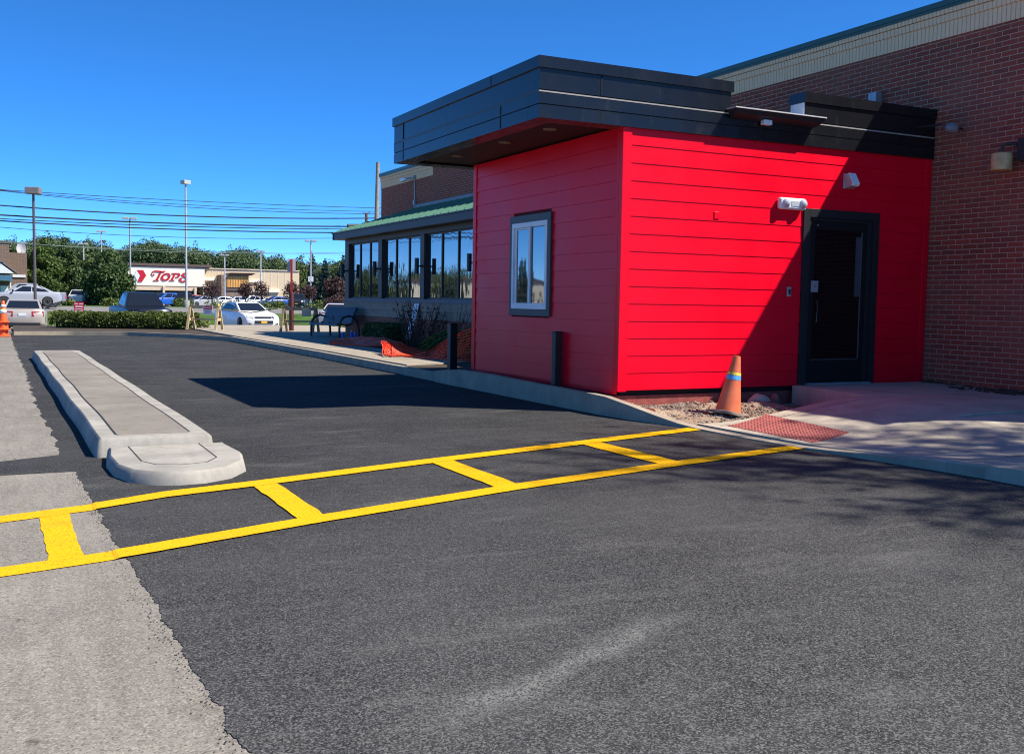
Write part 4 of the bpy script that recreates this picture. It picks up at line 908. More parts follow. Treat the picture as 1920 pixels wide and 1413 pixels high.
# barricades
def wood(nm, col): return mat(nm, col, .8, var=.25, scale=6, bmp=.3)
def sawhorse(name, loc, rz, label, w, col, sign):
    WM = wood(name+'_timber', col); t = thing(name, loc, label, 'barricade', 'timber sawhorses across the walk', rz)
    b = MB(); b.box(-w/2-.05, w/2+.05, -.045, .045, .80, .92); b.build('top_rail', WM, t, local=True)
    for sx in (-1, 1):
        for sy in (-1, 1):
            b = MB(); x = sx*w/2; b.hexa([(x-.045, sy*.32-.03, 0), (x+.045, sy*.32-.03, 0), (x+.045, sy*.32+.03, 0), (x-.045, sy*.32+.03, 0), (x-.045, sy*.05-.025, .86), (x+.045, sy*.05-.025, .86), (x+.045, sy*.05+.025, .86), (x-.045, sy*.05+.025, .86)]); b.build('leg', WM, t, local=True)
    b = MB(); b.box(-w/2, w/2, -.02, .02, .36, .42); b.build('lower_rail', WM, t, local=True)
    for sx in (-1, 1): b = MB(); b.box(sx*w/2-.02, sx*w/2+.02, -.22, .22, .34, .44); b.build('brace', WM, t, local=True)
    if sign == 'red':
        b = MB(); b.box(-.03, .35, -.062, -.05, .56, .93); sg = b.build('notice', WHITEP, t, local=True)
        b = MB(); b.box(-.01, .33, -.066, -.063, .77, .91); b.build('red_header', flat('notice_red', (.55, .03, .04)), sg, local=True)
        b = MB(); b.box(.04, .29, -.069, -.067, .825, .85); b.slab([(.04, .80), (.04, .875), (-.0, .838)], lambda x, z, s: (x, -.067-.002*s, z)); b.build('arrow', WHITEP, sg, local=True)
        b = MB()
        for k, (x0, x1) in enumerate(((.02, .30), (.05, .28), (.03, .31))): b.box(x0, x1, -.065, -.063, .71-.045*k, .725-.045*k)
        b.build('text_lines', flat('notice_grey', (.25, .25, .27)), sg, local=True)
    else:
        b = MB(); b.box(.10, .46, -.062, -.05, .58, .86); b.build('notice', flat('notice_back', (.42, .36, .26)), t, local=True)
    b = MB(); b.tube([(w/2, -.05, .9), (w/2, 0, .95), (w/2, .05, .9)], .03, 6); b.build('tape_knot', flat('caution_yellow', (.75, .6, .03)), t, local=True); return t
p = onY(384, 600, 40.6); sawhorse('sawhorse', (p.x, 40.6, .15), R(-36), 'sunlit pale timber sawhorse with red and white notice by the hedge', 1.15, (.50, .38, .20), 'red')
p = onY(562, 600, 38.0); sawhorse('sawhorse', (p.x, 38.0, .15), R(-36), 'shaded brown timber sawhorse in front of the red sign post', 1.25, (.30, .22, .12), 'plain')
p0 = at(606, 580, 37.5); p1 = at(640, 593, 34); b = MB(); b.tube([p0, p0.lerp(p1, .5)+Vector((0, 0, -.1)), p1], .03, 6); b.tube([at(418, 580, 40.2), at(470, 582.5, 39.6)+Vector((0, 0, -.07)), at(522, 578, 38.4)], .022, 6)
tag(b.build('caution_tape', flat('dull_caution_tape', (.30, .26, .10), .6)), 'sagging caution tape strung between sawhorses and bench', 'caution tape')
# red sign post
p = gp(546.5, 39.6, .15); t = thing('sign_post', (p[0], p[1], .15), 'dark red bollard post carrying the back of a grey sign', 'sign post')
b = MB(); b.lathe([(.09, 0), (.09, 1.42), (.08, 1.46), (.05, 1.47)], 20); b.build('bollard_sleeve', mat('dark_red_paint', (.09, .012, .011), .6, var=.2), t, local=True, smooth=40)
b = MB(); b.box(-.04, .04, -.03, .03, 1.47, 2.74); b.build('post', flat('red_post', (.35, .03, .02), .5), t, local=True)
b = MB(); P = rounded(-.155, .155, 2.27, 2.76, .03, .03, 4); 
yw = math.atan2(-p[0], p[1])
b.slab(P, lambda x, z, s: (x, .034+.006*s, z)); b.build('sign_back', flat('sign_grey', (.5, .51, .53), .4), t, local=True); t.rotation_euler = (0, 0, yw)
# stacked cones at the left edge
ORG = flat('orange_plastic', (.85, .11, .015), .5, var=.15); BND = flat('reflective_white', (.8, .8, .78), .4)
def cone_part(t, z0, h, r0, r1, base_r, bands):
    b = MB(); b.lathe([(r0, z0+.04), (r1, z0+h), (r1*.8, z0+h+.01)], 24); b.build('cone_body', ORG, t, local=True, smooth=40)
    b = MB(); b.box(-base_r, base_r, -base_r, base_r, z0, z0+.045); b.build('cone_base', ORG, t, local=True, bevel=.02)
    for a, c in bands:
        ra, rb = r0+(r1-r0)*(a-.04)/(h-.04)+.004, r0+(r1-r0)*(c-.04)/(h-.04)+.004
        b = MB(); b.lathe([(ra, z0+a), (rb, z0+c)], 24); b.build('band', BND, t, local=True, smooth=True)
q = EYE+ray(9, 631)*((0-1.4)/ray(9, 631).z); q = at(7, 631, 33.6); q.z = 0
t = thing('traffic_cone', (q.x, q.y, 0), 'bright orange cone at the bottom of the stack on the left pavement', 'traffic cone', 'stacked orange cones on the left'); cone_part(t, 0, .62, .16, .07, .21, ())
t = thing('traffic_cone', (q.x, q.y, .22), 'bright orange cone in the middle of the stack on the left pavement', 'traffic cone', 'stacked orange cones on the left'); cone_part(t, 0, .62, .155, .065, .2, ())
t = thing('traffic_cone', (q.x, q.y, .46), 'bright orange cone with white bands on top of the stack', 'traffic cone', 'stacked orange cones on the left'); cone_part(t, 0, .70, .14, .045, .18, ((.30, .42), (.50, .58)))
b = MB(); b.lathe([(.088, .42), (.076, .47)], 20); b.build('yellow_band', flat('yellow_band', (.8, .6, .05)), t, local=True)
# hedge
rr = random.Random(9); t = thing('hedge', (4.6, 43.6, .1), 'clipped green hedge in the kerbed bed at the end of the lot', 'hedge'); b = MB(); pts = []
H0, H1 = Vector((2.45, 44.5)), Vector((7.15, 42.5))
for i in range(15000):
    u = rr.random(); a = rr.uniform(0, math.pi); k = 1+.10*noise.noise(Vector((u*9, a, 2)))+.06*noise.noise(Vector((u*30, a*3, 7)))
    if i % 14 == 0: u = rr.choice((-.02, 1.02))+rr.gauss(0, .01)
    c = H0.lerp(H1, u); dx = .62*math.copysign(abs(math.cos(a))**.45, math.cos(a))*k; z = .60*abs(math.sin(a))**.4*k
    pts.append((Vector((c.x-dx*.39+rr.gauss(0, .02), c.y-dx*.92+rr.gauss(0, .02), .1+max(.02, z)*(.25+.75*rr.random()**.35 if i % 3 == 0 else 1)+rr.gauss(0, .025))), (0, -math.cos(a)*.3, math.sin(a)*.5)))
leaves(b, pts, .075, rr, up=.5); b.build('foliage', LF_H, t, fix=False)
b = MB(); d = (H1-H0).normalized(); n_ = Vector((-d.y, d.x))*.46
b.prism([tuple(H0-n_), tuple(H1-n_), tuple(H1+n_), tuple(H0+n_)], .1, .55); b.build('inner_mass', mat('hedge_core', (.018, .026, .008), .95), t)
rr = random.Random(19); t = thing('low_plant', (7.7, 43.2, .1), 'yellow green low plant at the right end of the hedge', 'plant'); b = MB()
leaves(b, blobpts([((7.55, 43.0, .25), (.45, .4, .3))], 500, rr), .07, rr); b.build('foliage', LF_H, t, fix=False)
# small red signs
def lawn_sign(px, py0, py1, w, d, label, rz=0):
    p = at(px, py1, d); ptop = at(px, py0, d); t = thing('lawn_sign', (p.x, p.y, ter(p.y)), label, 'sign', None, rz-.3)
    z0, z1 = p.z-ter(p.y), ptop.z-ter(p.y)
    b = MB(); b.box(-w/2, w/2, -.012, .012, z0, z1); pn = b.build('panel', flat('sign_red', (.50, .015, .03), .45), t, local=True)
    b = MB(); h = z1-z0
    for x0, x1, f0, f1 in ((-.42, -.1, .80, .88), (.05, .42, .80, .88), (-.35, .4, .56, .66), (-.42, .42, .36, .42), (-.4, .38, .22, .28), (-.2, .3, .08, .14)): b.box(x0*w, x1*w, -.016, -.013, z0+f0*h, z0+f1*h)
    b.build('lettering', WHITEP, pn, local=True)
    b = MB()
    for sx in (-.3, .3): b.tube([(sx*w, 0, 0), (sx*w, 0, z0+.1)], .008, 5)
    b.build('stake', ZINC, t, local=True)
lawn_sign(148, 566, 588, .42, 45.6, 'small red lawn sign with white lettering behind the hedge'); lawn_sign(26, 561.5, 569, .62, 58, 'small red sign half hidden behind the tan sedan')
# ------------------------------------------------------------------ vehicles
TYRE = flat('tyre_rubber', (.02, .02, .021), .85); RIMM = flat('alloy_rim', (.5, .51, .53), .35, metal=.7); CARG = mk_glass('car_glass', (.012, .014, .017), 0, 1.85)
HEADL = flat('headlamp', (.55, .57, .6), .15, spec=.8); TAILL = flat('tail_lamp', (.30, .004, .012), .25); CARBLK = flat('car_black_trim', (.015, .015, .016), .5)
PLY = flat('plate_gold', (.75, .42, .04), .5); PLW = flat('plate_white', (.7, .72, .75), .5)
PAINT = {}
def cpaint(col, met=.0):
    if col not in PAINT:
        m, t, b = base('car_paint', col, .3, met, .5, coat=.35); b.inputs['Coat Roughness'].default_value = .05; PAINT[col] = m
        if sum(col) < .06: b.inputs['Coat Weight'].default_value = 0; b.inputs['Specular IOR Level'].default_value = .22
    return PAINT[col]
KIND = {
 'sedan': dict(W=1.84, low=[(-2.36, .36), (-2.43, .60), (-2.40, .84), (-2.30, 1.00), (-1.75, 1.04), (1.05, .99), (1.75, .90), (2.22, .76), (2.40, .58), (2.42, .40), (2.34, .22)], wb=1.40, wr=.335, cab=(-1.95, 1.20, -1.05, .22), zb=1.0, zr=1.46, sill=.2),
 'suv': dict(W=1.9, low=[(-2.30, .42), (-2.36, .70), (-2.34, 1.05), (-2.2, 1.10), (1.0, 1.06), (1.6, 1.02), (2.15, .93), (2.34, .72), (2.36, .48), (2.28, .28)], wb=1.36, wr=.365, cab=(-2.22, 1.25, -1.85, .35), zb=1.06, zr=1.70, sill=.28),
 'truck': dict(W=2.02, low=[(-2.88, .52), (-2.92, .72), (-2.90, 1.16), (-2.84, 1.20), (-.95, 1.20), (1.15, 1.18), (2.0, 1.14), (2.75, 1.07), (2.88, .85), (2.90, .55), (2.82, .38)], wb=1.85, wr=.41, cab=(-.98, 1.40, -.80, .60), zb=1.18, zr=1.88, sill=.38)}
CARPROTO = {}
def car_parts(kind, root, pm):
    K = KIND[kind]; hw = K['W']/2; r = K['wr']+.045; zc = K['wr']
    out = list(K['low'])
    for xc in (K['wb'], -K['wb']):
        a0 = math.asin((K['sill']-zc)/r); 
        for i in range(9):
            a = a0+(math.pi-2*a0)*i/8; out.append((xc+r*math.cos(a), zc+r*math.sin(a)))
    zt = max(z for _, z in out); L = max(x for x, _ in out); b = MB(); vs = []; n = len(out)
    def lay(y, sx, dz, du):
        o = []
        for x, z in out:
            f = max(0, (abs(x)-.72*L)/(.28*L)); xx = x*(1-sx*f); g = max(0, (z-.62*zt)/(.38*zt)); zz = z-dz*g + (du if z < K['sill']+.05 else 0); o.append((xx, y, zz))
        return o
    lays = [lay(-hw, .075, .10, .03), lay(-hw*.965, .05, .035, 0), lay(-hw*.84, .02, .008, 0), lay(-hw*.45, .0, -.012, 0), lay(hw*.45, 0, -.012, 0), lay(hw*.84, .02, .008, 0), lay(hw*.965, .05, .035, 0), lay(hw, .075, .10, .03)]
    for l in lays: vs += l
    fs = [(k*n+i, k*n+(i+1) % n, (k+1)*n+(i+1) % n, (k+1)*n+i) for k in range(7) for i in range(n)] + [list(range(n)), [7*n+i for i in range(n)][::-1]]
    b.add(vs, fs)
    x0, x1, x2, x3 = K['cab']; zb, zr = K['zb']-.05, K['zr']; wb, wr = hw*.90, hw*(.70 if kind != 'truck' else .64)
    Bp = [Vector((x1, -wb, zb)), Vector((x1, wb, zb)), Vector((x0, wb, zb)), Vector((x0, -wb, zb))]
    T = [Vector((x3, -wr, zr-.03)), Vector((x3, wr, zr-.03)), Vector((x2, wr, zr-.04)), Vector((x2, -wr, zr-.04))]
    xm = (x2+x3)/2; Mp = [Vector((xm, -wr*1.02, zr)), Vector((xm, wr*1.02, zr))]
    b.add(Bp+T+Mp, [(0, 1, 5, 4), (2, 3, 7, 6), (1, 2, 6, 9, 5), (3, 0, 4, 8, 7), (4, 5, 9, 8), (8, 9, 6, 7)])
    body = b.build('body', pm, root, local=True, smooth=32)
    def pane(q, u0, u1, v0, v1, nm, par=root, m=CARG):   # q: bl, br, tr, tl
        f = lambda u, v: (q[0].lerp(q[1], u)).lerp(q[3].lerp(q[2], u), v)
        nrm = (q[1]-q[0]).cross(q[3]-q[0]).normalized()*.012
        p = [f(u0, v0), f(u1, v0), f(u1, v1), f(u0, v1)]; mb = MB(); mb.hexa([x-nrm for x in p]+[x+nrm for x in p]); return mb.build(nm, m, par, local=True)
    pane((Bp[0], Bp[1], T[1], T[0]), .05, .95, .14, .93, 'windscreen'); pane((Bp[2], Bp[3], T[3], T[2]), .06, .94, .22, .92, 'rear_window')
    for q in ((Bp[1], Bp[2], T[2], T[1]), (Bp[3], Bp[0], T[0], T[3])):
        fl = q[0] is Bp[3]
        A = [(.10, .49), (.52, .90)] if kind != 'suv' else [(.12, .42), (.45, .70), (.73, .93)]
        for a, c in A:
            if fl: a, c = 1-c, 1-a
            pane(q, a, c, .16, .90, 'side_window')
    for sx in (1, -1):
        for sy in (1, -1):
            c = (sx*K['wb'], sy*(hw-.12), zc); R_ = K['wr']
            mb = MB(); mb.lathe([(R_*.6, -.10*sy), (R_*.96, -.10*sy), (R_, -.06*sy), (R_, .06*sy), (R_*.96, .10*sy), (R_*.64, .105*sy)], 20, c, axis='y'); w = mb.build('wheel', TYRE, root, local=True, smooth=40)
            mb = MB(); mb.lathe([(R_*.64, .08*sy), (R_*.66, .108*sy), (R_*.58, .10*sy), (R_*.56, .07*sy)], 20, c, axis='y'); mb.lathe([(R_*.16, .06*sy), (R_*.15, .105*sy)], 10, c, axis='y')
            for i in range(5):
                a = i*2*math.pi/5; d = Vector((math.cos(a), 0, math.sin(a))); e = Vector((-d.z, 0, d.x)); y = c[1]+.09*sy; p = Vector((c[0], y, c[2]))
                mb.add([p+d*R_*.1-e*.035, p+d*R_*.1+e*.035, p+d*R_*.6+e*.05, p+d*R_*.6-e*.05], [(0, 1, 2, 3)])
            mb.build('rim', RIMM, w, local=True)
            mb = MB(); mb.lathe([(r*.985, -.02), (r*.985, .02)], 20, (c[0], sy*(hw-.18), c[2]+.01), axis='y'); mb.build('wheel_well', CARBLK, root, local=True)
    zl = K['zb']-.16; fx = L
    for sy in (1, -1):
        zz = zl-.14 if kind == 'sedan' else zl-.12
        mb = MB(); mb.hexa([(fx-.16, sy*hw*.93, zz-.05), (fx-.015, sy*hw*.60, zz-.05), (fx-.10, sy*hw*.60, zz-.05), (fx-.30, sy*hw*.93, zz-.05), (fx-.25, sy*hw*.94, zz+.07), (fx-.055, sy*hw*.58, zz+.06), (fx-.2, sy*hw*.6, zz+.06), (fx-.4, sy*hw*.94, zz+.07)]); mb.build('headlight', HEADL, root, local=True)
        rx = -L
        mb = MB(); h0, h1 = (zl-.15, zl+.08) if kind != 'truck' else (zl-.35, zl+.08)
        i0 = .42 if kind == 'sedan' else .74
        mb.hexa([(rx-.012, sy*hw*i0, h0), (rx+.10, sy*hw*.955, h0), (rx+.34, sy*hw*.985, h0), (rx+.25, sy*hw*i0, h0), (rx-.005+.03, sy*hw*i0, h1), (rx+.13, sy*hw*.95, h1), (rx+.34, sy*hw*.975, h1), (rx+.25, sy*hw*i0, h1)]); mb.build('tail_light', TAILL, root, local=True)
        mb = MB(); mb.hexa([(x1-.42, sy*hw*.93, zb+.04), (x1-.30, sy*hw*.93, zb+.04), (x1-.30, sy*(hw*.93+.2), zb+.08), (x1-.42, sy*(hw*.93+.2), zb+.08), (x1-.42, sy*hw*.93, zb+.12), (x1-.32, sy*hw*.93, zb+.12), (x1-.32, sy*(hw*.93+.2), zb+.22), (x1-.42, sy*(hw*.93+.2), zb+.22)]); mb.build('mirror', CARBLK, root, local=True)
    mb = MB(); z0 = K['sill']+.06; mb.box(fx-.1, fx+.006, -hw*.55, hw*.55, z0+.10, z0+.26); mb.box(fx-.15, fx-.01, -hw*.50, hw*.50, zl-.17, zl-.11) 
    mb.box(fx-.2, fx-.055, -hw*.88, -hw*.68, z0+.06, z0+.15); mb.box(fx-.2, fx-.055, hw*.68, hw*.88, z0+.06, z0+.15); mb.build('grille', CARBLK, root, local=True)
    mb = MB(); mb.box(fx-.02, fx+.014, -.16, .16, z0+.13, z0+.24); mb.build('front_plate', PLY, root, local=True)
    mb = MB(); mb.box(-fx-.016, -fx+.03, -.16, .16, zl-.12, zl-.0); mb.build('rear_plate', PLW, root, local=True)
    mb = MB(); mb.box(-fx+.02, -fx+.1, -hw*.8, hw*.8, K['low'][0][1]-.06, K['low'][0][1]+.05); mb.build('rear_bumper_trim', CARBLK, root, local=True)
    return root
def car(kind, col, loc, rz, label, met=0, group='vehicles around the far parking lot', lowered=None):
    if kind not in CARPROTO:
        t = thing('car' if kind != 'truck' else 'pickup_truck', loc, label, 'car' if kind != 'truck' else 'pickup truck', group, rz); car_parts(kind, t, cpaint(col, met)); CARPROTO[kind] = t; o = t
    else:
        o = dup(CARPROTO[kind], loc, rz, label)
        if group: o['group'] = group
    for c in o.children:
        if c.name.split('.')[0] == 'body': c.material_slots[0].link = 'OBJECT'; c.material_slots[0].material = cpaint(col, met)
    return o
def cpos(px, d, dz=0): return gp(px, d, .004+dz)
SILV, TAN, WHT, NAVY, BLU = (.42, .43, .45), (.46, .41, .36), (.80, .81, .82), (.008, .011, .018), (.01, .07, .36)
# heading 0 = +x (right along the street); the view axis points to +x+y
g2 = 'cars waiting on the driveway beyond the lot'
car('sedan', WHT, cpos(461, 55.5), R(-80), 'white sedan seen from the front right of the sawhorse with hedge', group=g2)
car('sedan', TAN, cpos(46, 48.5), R(86), 'tan silver sedan seen from behind beside the orange cone stack', .2, group=g2)
car('truck', NAVY, cpos(262, 50), R(-87), 'dark navy pickup facing the lot behind the hedge', group=g2)
car('sedan', (.62, .60, .60), cpos(640, 62), R(62), 'pale car with red tail light half hidden by the window bay', .2, group=g2)
g3 = 'vehicles driving on the street'
car('sedan', SILV, cpos(46, 73.5, .2), R(180+4), 'silver sedan driving left on the street behind the tan sedan', .2, group=g3)
car('truck', (.30, .31, .33), cpos(48, 81, .0), R(180+4), 'grey pickup driving left on the street beyond the silver sedan', .4, group=g3)
CARS = [('suv', WHT, 160, 112, 62, 'white hatchback seen from behind between the roadside trees'),
 ('suv', (.01, .09, .40), 311, 128, 200, 'bright blue suv parked right of the navy pickup'), ('suv', (.015, .018, .02), 345, 122, 255, 'black suv parked behind the concrete light pole base'),
 ('truck', (.30, .02, .03), 364, 165, 190, 'dark red pickup parked below the supermarket entrance'), ('sedan', (.35, .36, .38), 378, 140, 205, 'grey hatchback parked beside the dark red pickup'),
 ('sedan', WHT, 414, 143, 188, 'white sedan parked nearest under the left purple tree'), ('suv', (.45, .46, .48), 440, 168, 200, 'silver suv parked behind the white cars'),
 ('suv', WHT, 468, 150, 200, 'white suv parked between two purple trees'), ('sedan', (.78, .79, .78), 496, 158, 196, 'white sedan parked left of the blue sedan'),
 ('sedan', BLU, 517, 132, 192, 'bright blue sedan parked left of the red sign post'), ('suv', (.02, .026, .03), 559, 122, 250, 'black car facing the street right of the red sign post'),
 ('sedan', (.01, .16, .26), 582, 150, 200, 'teal car parked beyond the black car'), ('suv', (.02, .03, .022), 601, 152, 195, 'dark green suv parked at the right end of the lot'),
 ('suv', (.2, .21, .22), 330, 178, 200, 'grey suv roof in the back row by the shop windows'), ('sedan', (.35, .03, .04), 408, 180, 190, 'red car in the back row behind the white sedans'),
 ('sedan', (.3, .31, .33), 540, 176, 190, 'grey car in the back row beside the brown tree'), ('suv', (.03, .05, .10), 524, 182, 185, 'dark blue suv in the back row'), ('sedan', WHT, 240, 150, 190, 'white car almost hidden behind the roadside trees'), ('sedan', (.5, .51, .53), 128, 135, 190, 'silver car behind the left roadside trees'), ('truck', (.04, .045, .05), 452, 185, 190, 'dark pickup in the back row under the sign gable')]
for kd, col, px, d, hd, lb in CARS: car(kd, col, cpos(px, d, .02), R(hd), lb)
# ------------------------------------------------------------------ light poles, utility poles, wires
def light_pole(px, d, topy, label, col, heads=2, r=.09, basec=False, white=False, rz=0, zb=None):
    p = gp(px, d) if zb is None else zb; z1 = at(px, topy, d).z - p[2]
    t = thing('light_pole', p, label, 'light pole', 'car park light poles'); PM = flat('pole_paint', col, .5, var=.1)
    b = MB(); b.tube([(0, 0, 0), (0, 0, z1-.1)], [r, r*.75], 10); b.build('pole', PM, t, local=True, smooth=40)
    for sx in ((-1, 1) if heads == 2 else (0,)):
        b = MB()
        if heads == 2: b.box(sx*.45-.32 if sx < 0 else sx*.45-.32, sx*.45+.32, -.22, .22, z1-.28, z1); 
        else: b.box(-.36, .36, -.3, .3, z1-.36, z1)
        b.build('lamp_head', flat('lamp_housing', (.42, .43, .42) if white else (.20, .17, .15), .5), t, local=True, bevel=.03)
    if heads == 2: b = MB(); b.tube([(-.2, 0, z1-.14), (.2, 0, z1-.14)], .04, 6); b.build('cross_arm', PM, t, local=True)
    if basec: b = MB(); b.lathe([(.30, 0), (.30, .62), (.26, .68), (.0, .68)], 20); b.build('concrete_base', CONC, t, local=True, smooth=40)
    t.rotation_euler = (0, 0, rz); return t
light_pole(66, 56, 353, 'brown light pole with one box lamp behind the tan sedan', (.10, .075, .065), 1, .085, rz=-.3)
light_pole(349.5, 96, 340, 'tall grey light pole on a round concrete base by the street', (.42, .42, .43), 1, .11, True, True, rz=.5)
light_pole(245, 118, 408, 'grey twin head light pole left of the supermarket sign', (.35, .36, .36), 2, .11, white=True, rz=-.2)
light_pole(191.5, 175, 433, 'distant twin head light pole above the roadside tree', (.42, .43, .44), 2, .12, white=True, rz=-.2)
light_pole(158, 190, 456, 'short looking twin head light pole between the roadside trees', (.5, .51, .52), 2, .13, white=True, rz=-.2)
light_pole(421.5, 190, 477, 'white twin head light pole in front of the boarded gable', (.55, .56, .57), 2, .14, white=True, rz=-.2)
light_pole(489, 190, 470, 'white twin head light pole in front of the tan store wall', (.55, .56, .57), 2, .14, white=True, rz=-.2)
lp = light_pole(582.5, 140, 450, 'grey twin head light pole with a white square sign near the spruces', (.45, .46, .46), 2, .12, white=True, rz=-.2)
b = MB(); b.box(-.35, .35, -.16, -.13, 3.6, 4.3); sg = b.build('square_sign', WHITEP, lp, local=True)
b = MB()
for i in range(7): a = R(60+40*i); b.box(.17*math.cos(a)-.05, .17*math.cos(a)+.05, -.165, -.161, 3.95+.19*math.sin(a)-.05, 3.95+.19*math.sin(a)+.05)
b.build('sign_mark', flat('sign_grey_mark', (.35, .36, .38)), sg, local=True)
p = at(706, 420, 63); q = at(708.5, 305, 63); g_ = Vector((p.x-.15, p.y, ter(p.y)))
b = MB(); WPOLE = mat('weathered_wood_pole', (.30, .25, .20), .9, var=.3, scale=4); b.tube([g_, p, q], [.17, .14, .11], 10); tag(b.build('utility_pole', WPOLE, smooth=40), 'tall leaning wooden utility pole behind the window bay', 'utility pole')
p = at(687, 430, 85); q = at(687, 400, 85); t = thing('utility_pole', (p.x, p.y, ter(p.y)), 'short looking far utility pole with insulator fork', 'utility pole'); b = MB(); b.tube([(p.x, p.y, ter(p.y)), p, q], .13, 8); b.build('pole', mat('brown_wood_pole', (.14, .09, .07), .9), t)
b = MB(); b.tube([q, at(681, 399, 85)], .04, 5); b.tube([q, at(693, 399, 85)], .04, 5); b.tube([at(681, 399, 85), at(681, 396, 85)], .05, 5); b.tube([at(693, 399, 85), at(694, 396, 85)], .05, 5); b.build('insulator_fork', ZINC, t)
WIRE = flat('wire_black', (.012, .013, .016), .7); WIREL = flat('wire_green_grey', (.16, .2, .17), .7)
def wire(y0, y1, y2, r, label, m=WIRE, Y=62.5, x2=704, end=None):
    b = MB(); P = []
    for i in range(-10, 21):
        u = i/16; px = u*x2; 
        yy = y0*(1-u*x2/360)*(1-u)+ y1*(u*x2/360)*((1-u)/(1-360/x2)) + y2*u*((u*x2-360)/(x2-360)) if u <= 1.01 else y2+(y2-y1)*.3*(u-1)
        P.append(onY(px, yy, Y))
    b.tube(P, r, 5); tag(b.build('power_line', m, smooth=True), label, 'overhead wire', 'overhead wires along the street')
wire(355.5, 377, 390, .018, 'topmost thin overhead wire along the street', Y=62.3); wire(356.5, 384.5, 396.5, .016, 'second thin overhead wire from the top', Y=62.6); wire(357.5, 389, 401, .018, 'third overhead wire from the top', Y=62.9)
wire(385, 405.4, 409, .036, 'thick black overhead cable below the three thin upper wires', Y=62.4); wire(403, 420, 424.5, .042, 'thick overhead cable carrying the black splice case', Y=62.2); wire(410, 425, 429.5, .024, 'thin overhead cable between the two lower thick cables', Y=62.7)
wire(414, 431, 436.5, .036, 'lowest thick black overhead cable', Y=62.5); wire(426, 445.6, 444.5, .016, 'thin sagging overhead wire below the thick cables', Y=62.8)
wire(452, 473.5, 471, .03, 'pale green far overhead wire crossing in front of the woods', WIREL, 110); wire(455, 470.5, 477, .022, 'faint lowest far overhead wire in front of the woods', WIREL, 112)
p, q = onY(651, 424, 62.2), onY(674, 424, 62.2); b = MB(); b.tube([p, p.lerp(q, .04), p.lerp(q, .96), q], [.06, .14, .14, .06], 10); tag(b.build('splice_case', CARBLK, smooth=40), 'black cylindrical splice case hanging on the overhead cable', 'cable splice case')
# ------------------------------------------------------------------ supermarket
YT = 206.0; XT = lambda px: onY(px, 556, YT).x
def ZT(py, px=400): return onY(px, py, YT).z
st = thing('supermarket', (XT(246), YT, -.3), 'wide cream and tan supermarket with red lettering and chevron', 'building')
STW = mat('cream_stucco', (.85, .78, .64), .9, var=.06); STT = mat('tan_stucco', (.66, .52, .35), .9, var=.08); BRN = flat('brown_cornice', (.12, .08, .065), .7); SRED = flat('sign_red_letters', (.52, .01, .025), .4); OSB = mat('raw_boards', (.85, .45, .12), .8, var=.2, scale=.6); STN = mat('stone_veneer', (.22, .16, .12), .9, var=.3, scale=1.5)
xa, xb, xc_ = XT(236), XT(384), XT(566)
b = MB(); b.box(xa, xb, YT, YT+40, ZT(538.5), ZT(501)); b.build('sign_wall', STW, st)
b = MB(); b.box(xa-.5, xb+1.3, YT-.22, YT+2, ZT(501.5), ZT(497)); b.box(xa-.3, xb+.8, YT-.12, YT+2, ZT(503.5), ZT(501.6)); b.build('cornice', BRN, st)
b = MB(); b.box(xa, xb, YT-.1, YT+1, ZT(539.5), ZT(537.8)); b.build('trim_band', BRN, st)
b = MB(); b.box(xa, xb-1.5, YT-.1, YT+1.2, ZT(546), ZT(539.6)); b.build('beam', STT, st)
b = MB(); b.box(XT(305), XT(309), YT-.4, YT+.5, ZT(580), ZT(537.9)); b.box(XT(364), XT(368), YT-.4, YT+.5, ZT(580), ZT(539.6)); b.build('column', STT, st)
b = MB(); b.box(xa, xb, YT+5, YT+5.2, -.5, ZT(546)); b.build('shop_front', flat('dark_shop_front', (.025, .028, .035), .3), st)
LIT = flat('shop_posters', (.62, .58, .5), .6); b = MB(); rr = random.Random(2); x = xa+6
while x < xb-3: w = rr.uniform(.4, 1.2); b.box(x, x+w, YT+4.9, YT+4.98, ZT(rr.uniform(556, 560)), ZT(rr.uniform(549.5, 552.5))); x += w+rr.uniform(.2, 1.6)
b.build('window_posters', LIT, st)
b = MB(); b.box(xb+.001, xc_, YT+2, YT+40, -.5, ZT(505.5, 470)); b.build('wing_wall', STT, st)
b = MB(); b.box(xb+.3, xc_+.05, YT+1.8, YT+40.1, ZT(505.5, 470), ZT(504, 470))
for px in (402, 420, 500, 513, 526, 539, 552): b.box(XT(px)-.05, XT(px)+.05, YT+1.97, YT+2, 1, ZT(505.6, 470))
b.build('wing_coping', mat('pale_stucco', (.72, .6, .44), .9), st)
b = MB(); b.box(XT(411), XT(462), YT-2, YT+2.2, -.4, ZT(515)); b.build('portal', STN, st)
b = MB(); x0, x1 = XT(404), XT(472); b.hexa([(x0+2, YT-2.25, ZT(515)), (x1-.5, YT-2.25, ZT(515)), (x1-.5, YT+2, ZT(515)), (x0+2, YT+2, ZT(515)), (x0+2.4, YT-2.8, ZT(511)), (x1+.2, YT-2.8, ZT(511)), (x1+.2, YT+2, ZT(511)), (x0+2.4, YT+2, ZT(511))]); b.build('portal_cornice', BRN, st)
b = MB(); b.box(XT(421), XT(460), YT-2.12, YT-2.01, ZT(538), ZT(518))
b.build('boarded_panel', OSB, st); b = MB()
for i in range(13): x = XT(421)+(XT(460)-XT(421))*(i+.5)/13; b.box(x-.05, x+.05, YT-2.16, YT-2.13, ZT(537.8), ZT(518.2))
b.build('board_seams', flat('board_seam', (.40, .2, .05)), st)
b = MB(); b.box(XT(420), XT(462), YT-2.2, YT-2.0, ZT(544), ZT(540.5)); b.build('beam', BRN, st)
